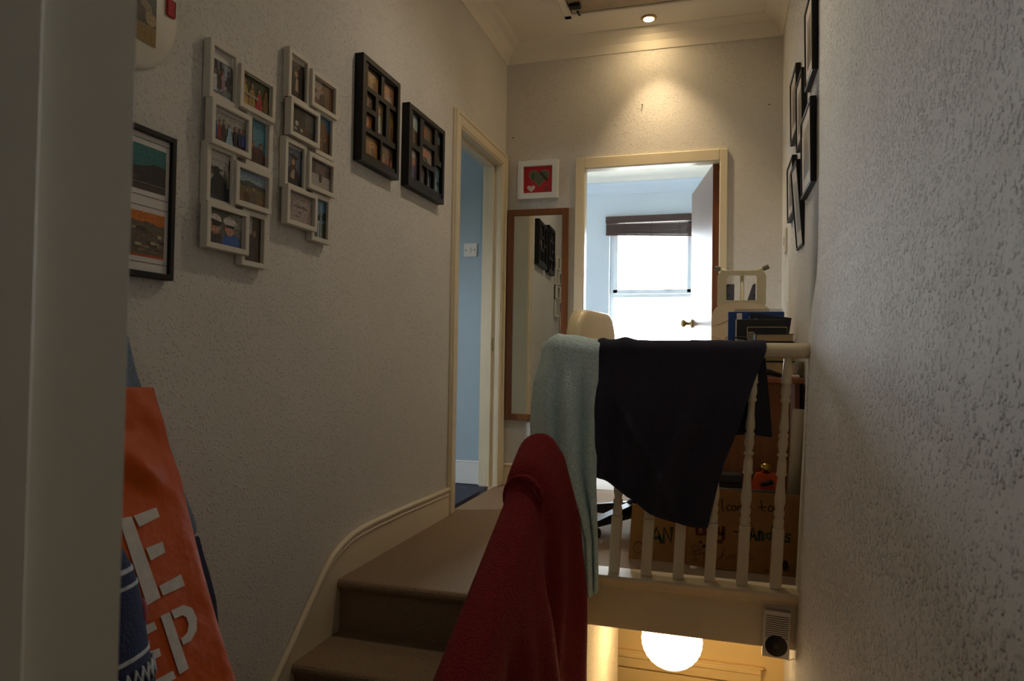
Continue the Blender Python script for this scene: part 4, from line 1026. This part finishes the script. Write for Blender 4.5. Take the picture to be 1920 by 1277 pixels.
MB().lathe([(.002, .092), (.012, .094), (.022, .105), (.026, .120), (.022, .136), (.012, .147), (.002, .149)], 'red', 18).build('ball', rb)
MB().box((-.020, -.020, 0), (.020, .020, .096), 'darkcard', .003).build('stand', rb)
pp = thing('glasses_case', 'black curved case lying on the desk under the handrail', 'case', (.20, 3.03, ZD))
b = MB(); b.tube([(-.055, .0, .016), (-.03, .0, .024), (0, 0, .020), (.03, 0, .012), (.05, 0, .009)], [.008, .015, .013, .009, .006], 'blackp', 12); b.build('case_body', pp)
pc = thing('white_plug', 'small pale adaptor lying on the desk at the wall end', 'adaptor', (.287, 3.025, ZD))
MB().box((-.032, -.015, 0), (.024, .015, .012), 'plastic', .004, seg=2).build('body', pc)
MB().tube([(.022, 0, .006), (.03, .012, .004), (.032, .05, .003)], .003, 'blackp', 6).build('lead', pc)

# ironing board folded upright against the end wall
ib = thing('ironing_board', 'folded ironing board with cream cover standing on end by the door', 'ironing board', (.11, 3.86, ZF))
m_ = MB(); rows = []; pts = []
hw = .150
out = [(-hw, 0.03), (-hw, 1.02)] + [(-hw + .055 - .055 * math.cos(a * PI / 12), 1.02 + .075 * math.sin(a * PI / 12)) for a in range(1, 6)] + [(-.05, 1.103), (0, 1.106), (.05, 1.103)]
out += [(hw - .055 + .055 * math.cos(a * PI / 12), 1.02 + .075 * math.sin(a * PI / 12)) for a in range(5, 0, -1)] + [(hw, 1.02), (hw, .03)]
m_.prism(out, -.016, .016, 'creamcloth', 'y'); 
bo = m_.build('padded_board', ib)
b = MB()
for k, (z0, sl) in enumerate(((.98, .05), (.93, -.04), (.88, .07), (.82, -.05), (.74, .04), (.64, .05))):
    b.tube([(-hw + .004, -.016, z0), (-hw + .05, -.020, z0 + sl * .4), (-hw + .11, -.0175, z0 + sl), (-hw + .15, -.015, z0 + sl)], [.001, .003, .003, .001], 'creamcloth', 8)
b.build('cover_crease', bo)
b = MB(); hw2 = .122
def rrect(hx, z0, z1, rad, n_=6):
    p = []
    for cx, cz, s0 in ((hx - rad, z1 - rad, 0), (-hx + rad, z1 - rad, PI / 2), (-hx + rad, z0 + rad, PI), (hx - rad, z0 + rad, 1.5 * PI)):
        for k in range(n_ + 1): a = s0 + PI / 2 * k / n_; p.append((cx + rad * math.cos(a), cz + rad * math.sin(a)))
    return p
o1, i1 = rrect(hw2, 1.075, 1.275, .035), rrect(.076, 1.118, 1.250, .008)
n_ = len(o1); vs = [(x, -.012, z) for x, z in o1] + [(x, -.012, z) for x, z in i1] + [(x, .004, z) for x, z in o1] + [(x, .004, z) for x, z in i1]; fs = []
for k in range(n_):
    j = (k + 1) % n_
    fs += [(k, j, n_ + j, n_ + k), (2 * n_ + k, 3 * n_ + k, 3 * n_ + j, 2 * n_ + j), (k, 2 * n_ + k, 2 * n_ + j, j), (n_ + k, n_ + j, 3 * n_ + j, 3 * n_ + k)]
b.add(vs, fs, 'creammetal'); ir = b.build('iron_rest', ib)
MB().box((-.076, -.004, 1.118), (-.036, .003, 1.205), 'greyblue', .003).build('bracket', ir)
MB().prism([(.030, 1.118), (.07, 1.118), (.07, 1.20), (.055, 1.20)], -.004, .003, 'greyblue', 'y').build('bracket', ir)
for sx_ in (-.066, .066):
    for sz in (1.145, 1.20): MB().lathe([(.005, 0), (.004, .003)], 'grey', 10, Matrix.Translation((sx_, -.0055, sz)) @ Matrix.Rotation(PI / 2, 4, 'X')).build('screw', ir)
b = MB(); b.tube([(.004, .022, .1), (.004, .022, 1.272)], .011, 'creammetal', 12); b.tube([(-.115, .02, 1.289), (-.07, .02, 1.272), (.07, .02, 1.272), (.115, .02, 1.289)], .009, 'creammetal', 12)
b.build('leg_tube', ib)
for s in (-1, 1):
    c_ = MB().tube([(s * .108, .02, 1.286), (s * .136, .02, 1.297)], .0125, 'greyrubber', 12).build('rubber_foot', ib)
MB().tube([(-.10, .02, .015), (.10, .02, .015)], .011, 'creammetal', 10).build('foot_bar', ib)

# cardboard signs
def sheet_box(name, parent, pts, t, mt):
    return MB().prism(pts, 0, t, mt, 'y').build(name, parent)
sg = thing('cardboard_sign', 'brown cardboard welcome sign with marker writing and doodles, right behind the balusters', 'sign', (.09, 2.80, -.635))
MB().prism([(-.204, -.164), (-.205, .128), (-.092, .140), (.05, .135), (.203, .132), (.199, -.173), (.06, -.168)], .0015, .008, 'card', 'y').build('board', sg)
INK = {'thin': [[(-0.146, 0.085), (-0.136, 0.051), (-0.127, 0.077), (-0.118, 0.052), (-0.109, 0.09)], [(-0.104, 0.064), (-0.092, 0.069), (-0.096, 0.077), (-0.103, 0.074), (-0.105, 0.06), (-0.098, 0.053), (-0.089, 0.059)], [(-0.075, 0.099), (-0.072, 0.057), (-0.068, 0.055)], [(-0.043, 0.078), (-0.052, 0.078), (-0.058, 0.066), (-0.053, 0.058), (-0.043, 0.061)], [(-0.023, 0.07), (-0.024, 0.065), (-0.026, 0.062), (-0.029, 0.06), (-0.032, 0.059), (-0.036, 0.061), (-0.038, 0.064), (-0.039, 0.069), (-0.038, 0.073), (-0.036, 0.076), (-0.033, 0.079), (-0.029, 0.079), (-0.026, 0.077), (-0.024, 0.074), (-0.023, 0.07)], [(-0.018, 0.061), (-0.017, 0.078)], [(-0.017, 0.074), (-0.011, 0.081), (-0.007, 0.064)], [(-0.007, 0.075), (0.0, 0.082), (0.005, 0.063)], [(0.012, 0.07), (0.025, 0.074), (0.02, 0.083), (0.013, 0.08), (0.012, 0.067), (0.018, 0.06), (0.028, 0.066)], [(0.067, 0.106), (0.07, 0.068), (0.081, 0.066)], [(0.059, 0.079), (0.082, 0.082)], [(0.11, 0.077), (0.109, 0.073), (0.106, 0.069), (0.103, 0.067), (0.099, 0.066), (0.095, 0.068), (0.093, 0.072), (0.092, 0.076), (0.093, 0.081), (0.095, 0.085), (0.099, 0.087), (0.103, 0.087), (0.106, 0.086), (0.109, 0.082), (0.11, 0.077)]],
 'hair': [[(-0.092, -0.137), (-0.076, -0.118), (-0.064, -0.083), (-0.077, -0.127), (-0.064, -0.108), (-0.057, -0.116), (-0.055, -0.125), (-0.047, -0.121)], [(-0.037, -0.115), (-0.039, -0.122), (-0.043, -0.124), (-0.047, -0.12), (-0.047, -0.112), (-0.043, -0.107), (-0.039, -0.108), (-0.037, -0.115)], [(-0.033, -0.123), (-0.031, -0.108), (-0.024, -0.113), (-0.023, -0.122)], [(-0.024, -0.112), (-0.016, -0.106), (-0.013, -0.121)], [(0.017, -0.112), (0.032, -0.104), (0.026, -0.099), (0.02, -0.105), (0.021, -0.116), (0.031, -0.12), (0.043, -0.116)],
  [(-0.161, -0.098), (-0.165, -0.107), (-0.173, -0.11), (-0.18, -0.105), (-0.18, -0.095), (-0.173, -0.089), (-0.165, -0.09), (-0.161, -0.098)], [(-0.182, -0.113), (-0.188, -0.108), (-0.185, -0.091), (-0.177, -0.082), (-0.165, -0.08), (-0.158, -0.089), (-0.156, -0.106), (-0.154, -0.114)], [(-0.172, -0.111), (-0.174, -0.142)], [(-0.196, -0.117), (-0.182, -0.117), (-0.173, -0.119), (-0.161, -0.119), (-0.15, -0.114)], [(-0.177, -0.105), (-0.171, -0.108), (-0.165, -0.103)],
  [(-0.13, -0.098), (-0.133, -0.107), (-0.142, -0.11), (-0.149, -0.105), (-0.149, -0.095), (-0.142, -0.089), (-0.134, -0.09), (-0.13, -0.098)], [(-0.14, -0.11), (-0.139, -0.14)], [(-0.15, -0.114), (-0.14, -0.117), (-0.13, -0.112)], [(-0.174, -0.143), (-0.181, -0.15), (-0.187, -0.144), (-0.181, -0.138), (-0.174, -0.143)], [(-0.16, -0.141), (-0.166, -0.147), (-0.172, -0.142), (-0.166, -0.136), (-0.16, -0.141)], [(-0.131, -0.145), (-0.136, -0.152), (-0.143, -0.153), (-0.148, -0.147)],
  [(0.165, -0.155), (0.165, -0.137), (0.174, -0.122), (0.182, -0.134), (0.182, -0.155), (0.165, -0.154)], [(0.17, -0.149), (0.17, -0.142), (0.176, -0.141), (0.176, -0.15)], [(0.093, -0.15), (0.088, -0.158), (0.08, -0.156), (0.079, -0.148), (0.087, -0.144), (0.093, -0.149), (0.089, -0.157)], [(0.079, -0.159), (0.101, -0.157)]],
 'red': [[(-0.165, -0.017), (-0.165, -0.041), (-0.146, -0.04)], [(-0.14, -0.02), (-0.139, -0.034), (-0.133, -0.04), (-0.126, -0.032), (-0.126, -0.017)], [(-0.103, -0.02), (-0.114, -0.018), (-0.12, -0.028), (-0.116, -0.037), (-0.103, -0.034)], [(-0.089, -0.009), (-0.088, -0.027), (-0.08, -0.034), (-0.07, -0.03)], [(-0.068, -0.007), (-0.068, -0.049), (-0.077, -0.064), (-0.089, -0.062)]],
 'green': [[(0.027, -0.048), (0.038, 0.002), (0.051, -0.045)], [(0.031, -0.032), (0.047, -0.028)], [(0.061, -0.044), (0.06, -0.012)], [(0.06, -0.022), (0.066, -0.009), (0.073, -0.014), (0.074, -0.043)], [(0.139, -0.002), (0.128, -0.053)], [(0.12, -0.005), (0.129, -0.028)], [(0.171, -0.014), (0.16, -0.013), (0.155, -0.023), (0.167, -0.029), (0.165, -0.041), (0.152, -0.04)]],
 'leaf': [[(0.107, -0.024), (0.103, -0.034), (0.094, -0.036), (0.088, -0.031), (0.087, -0.021), (0.094, -0.015), (0.103, -0.016), (0.107, -0.024)], [(0.107, 0.011), (0.108, -0.038)]]}
FILL = [[(0.165, -0.13), (0.164, -0.141), (0.16, -0.149), (0.154, -0.153), (0.149, -0.15), (0.145, -0.143), (0.143, -0.132), (0.144, -0.121), (0.148, -0.113), (0.154, -0.109), (0.159, -0.112), (0.164, -0.119)], [(-0.148, -0.085), (-0.14, -0.078), (-0.13, -0.08), (-0.127, -0.09), (-0.138, -0.087), (-0.147, -0.092)]]
HEARTF = heart(-.152, -.071, .008)
b = MB(); b.strokes(INK['thin'], .0042, .0008, 'ink'); b.build('marker_writing', sg)
b = MB(); b.strokes(INK['hair'], .0017, .0008, 'inkthin')
for p in FILL + [heart(-.148, -.102, .0)] * 0: b.add([(x, .0006, z) for x, z in p], [tuple(range(len(p)))], 'inkthin')
b.build('doodle', sg)
for st_ in ([INK['red'][0]], [INK['red'][1]], [INK['red'][2]], INK['red'][3:5]):
    b = MB(); b.strokes(st_, .013, .0008, 'inkred'); b.build('letter', sg)
b = MB(); b.add([(x, .0006, z) for x, z in HEARTF], [tuple(range(len(HEARTF)))], 'inkred'); b.build('heart', sg)
for st_, ik in ((INK['green'][0:2], 'inkgreen'), (INK['green'][2:4], 'inkgreen'), (INK['leaf'], 'inkleaf'), (INK['green'][4:6], 'inkgreen'), (INK['green'][6:7], 'inkgreen')):
    b = MB(); b.strokes(st_, .0095, .0008, ik); b.build('letter', sg)
b = MB(); b.strokes([[(-0.03, -0.019), (-0.012, -0.02)]], .005, .0008, 'ink'); b.build('dash', sg)
sl = thing('cardboard_box', 'flattened brown cardboard box with dark green capitals, left of the welcome sign', 'box', (-.22, 2.835, -.63))
MB().prism([(-.122, -.174), (-.109, .046), (-.096, .040), (-.085, .15), (.10, .150), (.10, -.181)], .0015, .008, 'card', 'y').build('board', sl)
MB().prism([(-.085, -.172), (-.085, .155), (.115, .15), (.115, -.174)], .010, .018, 'card', 'y').build('back_flap', sl)
for st_ in ([[(-.037, -.104), (-.012, -.043), (.007, -.1)], [(-.028, -.085), (.001, -.081)]], [[(.015, -.099), (.017, -.04), (.045, -.095), (.047, -.038)]], [[(.067, -.036), (.066, -.093), (.091, -.075), (.089, -.046), (.067, -.036)]]):
    b = MB(); b.strokes(st_, .0125, .0008, 'inkgreen'); b.build('letter', sl)
b = MB(); b.strokes([[(-.066, -.126), (-.068, -.136), (-.073, -.144), (-.08, -.149), (-.088, -.149), (-.095, -.146), (-.101, -.139), (-.102, -.13), (-.101, -.12), (-.096, -.112), (-.089, -.108), (-.081, -.107), (-.073, -.11), (-.068, -.117), (-.066, -.126)], [(-.098, -.118), (-.09, -.104), (-.076, -.104), (-.066, -.116)]], .002, .0008, 'inkthin'); b.build('doodle', sl)
# storage carton, device, orange bottle, paper roll
gb = thing('storage_carton', 'dark carton standing behind the welcome sign', 'box', (.10, 2.92, ZF))
MB().box((-.13, -.055, 0), (.12, .055, .30), 'desk', .002).build('carton_body', gb)
MB().box((-.13, -.056, .27), (.12, .056, .302), 'grey', .002).build('lid', gb)
gd = thing('grey_device', 'flat dark grey box on the carton, left of the orange bottle', 'box', (.035, 2.92, ZF + .302))
MB().box((-.06, -.04, 0), (.055, .04, .052), 'grey', .004, seg=2).build('body', gd)
MB().box((-.05, -.0415, .015), (.045, -.040, .022), 'blackm').build('slot', gd)
ob = thing('orange_bottle', 'bright orange flat bottle with gold cap behind the welcome sign', 'bottle', (.172, 2.90, ZF + .302))
MB().prism([(-.050, 0), (-.030, .058), (-.022, .063), (.036, .064), (.046, .056), (.052, 0)], -.018, .018, 'orangeplastic', 'y').build('body', ob)
b = MB(); b.lathe([(.015, .060), (.015, .068), (.021, .070), (.022, .090), (.018, .101), (.004, .103)], 'gold', 18, Matrix.Translation((.006, 0, 0))); b.build('cap', ob)
b = MB(); b.tube([(-.012, -.022, .020), (.008, -.024, .026), (.032, -.022, .034)], [.008, .009, .008], 'blackm', 10); b.build('strap', ob)
tb = thing('paper_roll', 'long pale roll of paper leaning in the corner by the right wall', 'roll', (.268, 2.93, ZF))
X = Matrix.Rotation(math.radians(3.4), 4, 'Y')
b = MB(); b.lathe([(.027, 0), (.027, .615), (.024, .616), (.022, .60), (.004, .595)], 'paperroll', 22, X); b.build('roll', tb)
b = MB(); b.lathe([(.0275, .2), (.0275, .21)], 'greyblue', 22, X); b.build('band', tb)
gp = thing('grey_folder', 'grey card folder standing beside the paper roll at the wall', 'folder', (.295, 3.01, ZF))
MB().box((-.012, -.01, 0), (.006, .10, .33), 'greyblue', .001, Matrix.Rotation(math.radians(1.5), 4, 'Y')).build('card', gp)

# ------------------------------------------------------------------ chime on the fascia
dc = thing('door_chime', 'white slotted door chime with a round black disc on the landing fascia', 'door chime', (.195, 2.565, -.929))
DX = Matrix.Rotation(math.radians(2.2), 4, 'Y')
MB().box((-.043, -.024, -.079), (.043, -.001, .079), 'plastic', .002, DX).build('casing', dc)
MB().box((-.044, -.028, .070), (.044, -.001, .079), 'plastic', .002, DX).build('top_lip', dc)
b = MB()
for k in range(11): b.box((-.036, -.0246, .061 - k * .0072 - .0011), (.036, -.0236, .061 - k * .0072 + .0011), 'scuff_shade', 0, DX)
b.build('slot', dc)['label'] = 'thin dark sound slots'
MB().lathe([(.0355, 0), (.0355, .0015), (.033, .0025), (.001, .0022)], 'blackp', 36, DX @ Matrix.Translation((.0005, -.024, -.038)) @ Matrix.Rotation(PI / 2, 4, 'X')).build('disc', dc)
b = MB()
for rad in (.0088, .0042):
    b.strokes([[(.0005 + rad * math.cos(PI / 3 * k + .5), -.038 + rad * math.sin(PI / 3 * k + .5)) for k in range(7)]], .0012, -.0268, 'greyrubber', DX)
b.build('emblem', dc)
b = MB(); b.tube([(.044, -.012, -.045), (.060, -.010, -.048), (.070, -.008, -.062), (.062, -.008, -.078), (.040, -.010, -.086), (.018, -.012, -.080)], .0016, 'plastic', 6); b.build('wire', dc)

# lantern
lt = thing('paper_lantern', 'glowing round paper lantern hanging in the lower hall', 'lantern', (-.190, 3.20, -1.2475))
prof = []
RL = .1317
for k in range(33):
    a = -PI / 2 + PI * (.02 + .96 * k / 32); rr_ = RL * math.cos(a); rr_ += .0012 * math.cos(k * PI)
    prof.append((max(rr_, .012), RL * .95 * math.sin(a)))
MB().lathe(prof, 'lantern', 40).build('paper_shade', lt)
MB().tube([(0, 0, RL * .9), (0, 0, .38)], .004, 'plastic', 8).build('cord', lt)

# blind in the bedroom window
bl = thing('wooden_blind', 'dark wooden slatted blind raised at the top of the bedroom window', 'blind', (-.72, YF - .05, 1.42))
MB().box((-.505, -.035, .075), (.505, .02, .150), 'blind', .004).build('valance', bl)
sl0 = MB().box((-.50, -.030, -.0065), (.50, .012, .0065), 'blind', .002).build('slat', bl)
for k in range(8):
    o_ = sl0 if k == 0 else sl0.copy()
    if k: COL.objects.link(o_); o_.parent = bl
    o_.location = (0, 0, .050 - k * .0145); o_.rotation_euler = (0, .018 + .003 * k, 0)
MB().box((-.50, -.032, -.080), (.50, .014, -.062), 'blind', .003, Matrix.Rotation(.042, 4, 'Y')).build('bottom_rail', bl)
b = MB()
for x in (-.30, 0, .30): b.tube([(x, -.032, .08), (x, -.033, -.088)], .002, 'blackm', 6)
b.build('cord', bl)

# ------------------------------------------------------------------ hanging bag and clothes by the near doorway
A_, B_ = Vector((-1.237, 0, -.08)), Vector((-.99, 0, -.71)); DV = (B_ - A_).normalized(); NV = Vector((-DV.z, 0, DV.x)); NV = NV if NV.x > 0 else -NV
def bag_pt(y, d_, off=0.0): p = A_ + DV * d_ + NV * off; return (p.x, y, p.z)
tg = thing('tote_bag', 'orange tote bag with big pale lettering hanging by the near doorway', 'bag', (0, 0, 0))
rows = []
def bag_surf(y, d_):
    u = (y - .86) / .44; e = 0
    o_ = -.006 - .03 * (1 - smooth(0, .14, u)) - .006 * smooth(.95, 1.0, u)
    k = (1 - smooth(.20, .30, d_)) * (1 - .8 * smooth(.72, .98, u))
    o_ += k * (.013 * math.sin(y * 22 - d_ * 34) * smooth(.02, .1, d_) + .009 * abs(math.sin(y * 34 - d_ * 30 + 1)) + .012 * nz3(y * 12, d_ * 9, 5))
    return o_
for i in range(0, 45):
    d_ = .78 * i / 44; row = []
    for j in range(0, 31):
        y = .86 + .44 * j / 30 + (.006 * math.sin(d_ * 9) if j > 26 else 0); row.append(bag_pt(y, d_, bag_surf(y, d_)))
    rows.append(row)
sheet('front_panel', rows, 'orange', tg, .002, 1)
rows = []
for i in range(0, 23):
    d_ = .78 * i / 22; row = []
    for j in range(0, 5):
        q = j / 4.0; p = Vector(bag_pt(1.30 + (.006 * math.sin(d_ * 9)), d_, bag_surf(1.30, d_))); bk_ = Vector((max(XL + .06, p.x - .06 - .10 * d_), 1.285 + .012 * math.sin(d_ * 8) + .015 * min(1, d_ * 4) * 0, p.z))
        row.append(tuple(p.lerp(bk_, q) + Vector((0, .010 * math.sin(PI * q) , 0))))
    rows.append(row)
sheet('side_gusset', rows, 'orangered', tg, .002, 1)
b = MB()
for y0 in (1.0, 1.17): b.tube([bag_pt(y0, .01, -.004), bag_pt(y0 - .02, -.08, -.01), bag_pt(1.085, -.17, -.03)], .010, 'orange', 8)
b.build('handle', tg)
LET = [[(1.124, .273), (1.143, .275), (1.158, .448), (1.122, .452)], [(1.148, .275), (1.211, .270), (1.211, .291), (1.154, .300)], [(1.155, .345), (1.201, .343), (1.200, .366), (1.159, .372)], [(1.162, .426), (1.224, .420), (1.226, .445), (1.165, .447)],
       [(1.098, .486), (1.128, .487), (1.130, .502), (1.097, .504)], [(1.090, .535), (1.123, .537), (1.123, .552), (1.093, .552)], [(1.091, .588), (1.140, .589), (1.142, .605), (1.094, .604)], [(1.146, .482), (1.170, .482), (1.178, .601), (1.152, .602)],
       [(1.062, .486), (1.086, .487), (1.088, .603), (1.060, .604)]]
LET[0] = [(1.112, .273), (1.143, .275), (1.158, .448), (1.122, .452)]
Po = [(1.174, .481), (1.209, .481), (1.228, .494), (1.233, .518), (1.223, .541), (1.201, .554), (1.180, .554)]
Pi = [(1.177, .499), (1.199, .499), (1.207, .507), (1.208, .521), (1.199, .535), (1.188, .539), (1.179, .540)]
b = MB()
def letter_quad(q, n_=6):
    vs, fs = [], []
    for i in range(n_ + 1):
        for j in range(n_ + 1):
            s, t = i / n_, j / n_
            y = (1 - s) * ((1 - t) * q[0][0] + t * q[3][0]) + s * ((1 - t) * q[1][0] + t * q[2][0]); d_ = (1 - s) * ((1 - t) * q[0][1] + t * q[3][1]) + s * ((1 - t) * q[1][1] + t * q[2][1])
            vs.append(bag_pt(y, d_, bag_surf(y, d_) + .0035))
    for i in range(n_):
        for j in range(n_): fs.append((i * (n_ + 1) + j, (i + 1) * (n_ + 1) + j, (i + 1) * (n_ + 1) + j + 1, i * (n_ + 1) + j + 1))
    b.add(vs, fs, 'print')
for q in LET: letter_quad(q)
for k in range(6): letter_quad([Po[k], Po[k + 1], Pi[k + 1], Pi[k]], 3)
b.build('lettering', tg)['label'] = 'pale grey stencil letters'

# blue grey jacket behind the bag
jk = thing('hanging_jacket', 'blue grey woollen jacket with navy lower half hanging behind the orange bag', 'clothing', (0, 0, 0))
def jacket(z0, z1, mt, nm, yr, n_=16):
    rows_ = []
    for i in range(n_ + 1):
        z = lerp(z0, z1, i / n_); row = []; yy = yr(z)
        for j in range(13):
            q = j / 12.0; a = -PI * .1 + PI * 1.0 * q; y = lerp(.80, yy, q)
            row.append((XL + .012 + (.055 + .045 * min(1, (-z + .1) * 1.2)) * math.sin(PI * min(1, q * .9 + .1)) + .006 * nz3(y * 10, z * 8, 2), y, z))
        rows_.append(row)
    return sheet(nm, rows_, mt, jk, .006, 1)
JP = [(.06, 1.27), (-.05, 1.305), (-.15, 1.36), (-.30, 1.44), (-.37, 1.475), (-.48, 1.525), (-.58, 1.565), (-.68, 1.60), (-.80, 1.62)]
def jy(z):
    for (z0, y0), (z1, y1) in zip(JP, JP[1:]):
        if z >= z1: return lerp(y0, y1, (z0 - z) / (z0 - z1))
    return JP[-1][1]
jacket(.06, -.475, 'greyknit', 'wool_body', jy)
jacket(-.475, -.80, 'navyknit', 'navy_lower', jy)
# knitted navy scarf in front
kn = thing('knitted_scarf', 'navy knitted scarf with white stripes and a pink patch at the jamb edge', 'clothing', (-1.03, .988, 0))
def kr(z):
    for (z0, r0), (z1, r1) in zip(KP, KP[1:]):
        if z >= z1: return lerp(r0, r1, (z0 - z) / (z0 - z1))
    return KP[-1][1]
KP = [(-.325, .006), (-.335, .030), (-.36, .048), (-.40, .066), (-.45, .079), (-.53, .090), (-.62, .106), (-.95, .118)]
def knit(z0, z1, mt, nm, ex=0):
    m_ = MB(); pr = []
    for i in range(13):
        z = lerp(z0, z1, i / 12); pr.append((kr(z) + ex, z))
    m_.lathe(pr, mt, 24)
    for v in m_.v: v.x = v.x * .45 + .022 + .03 * smooth(-.3, -.9, v.z); v.y = v.y - .038
    return m_.build(nm, kn)
knit(-.60, -.326, 'navyknit', 'knit_body'); knit(-.388, -.380, 'whiteknit', 'white_stripe', .0015); knit(-.414, -.408, 'whiteknit', 'white_stripe', .0015)
knit(-.535, -.528, 'whiteknit', 'white_stripe', .0015); knit(-.95, -.60, 'blackm', 'dark_end', .0)
zz = []
for k in range(31):
    a = -PI * .45 + PI * .95 * k / 30; z = -.566 + (.013 if k % 2 else -.013); rr_ = kr(z) + .002
    zz.append((.45 * rr_ * math.cos(a) + .022 + .03 * smooth(-.3, -.9, z), rr_ * math.sin(a) - .038, z))
MB().tube(zz, .004, 'whiteknit', 6).build('white_zigzag', kn)
b = MB(); bmx = bmesh.new(); bmesh.ops.create_uvsphere(bmx, u_segments=14, v_segments=8, radius=1)
for v in bmx.verts: v.co = Vector((v.co.x * .010 + .040, v.co.y * .014 + .032, v.co.z * .030 - .475))
b.bm(bmx, 'pinkknit', True); b.build('pink_patch', kn)
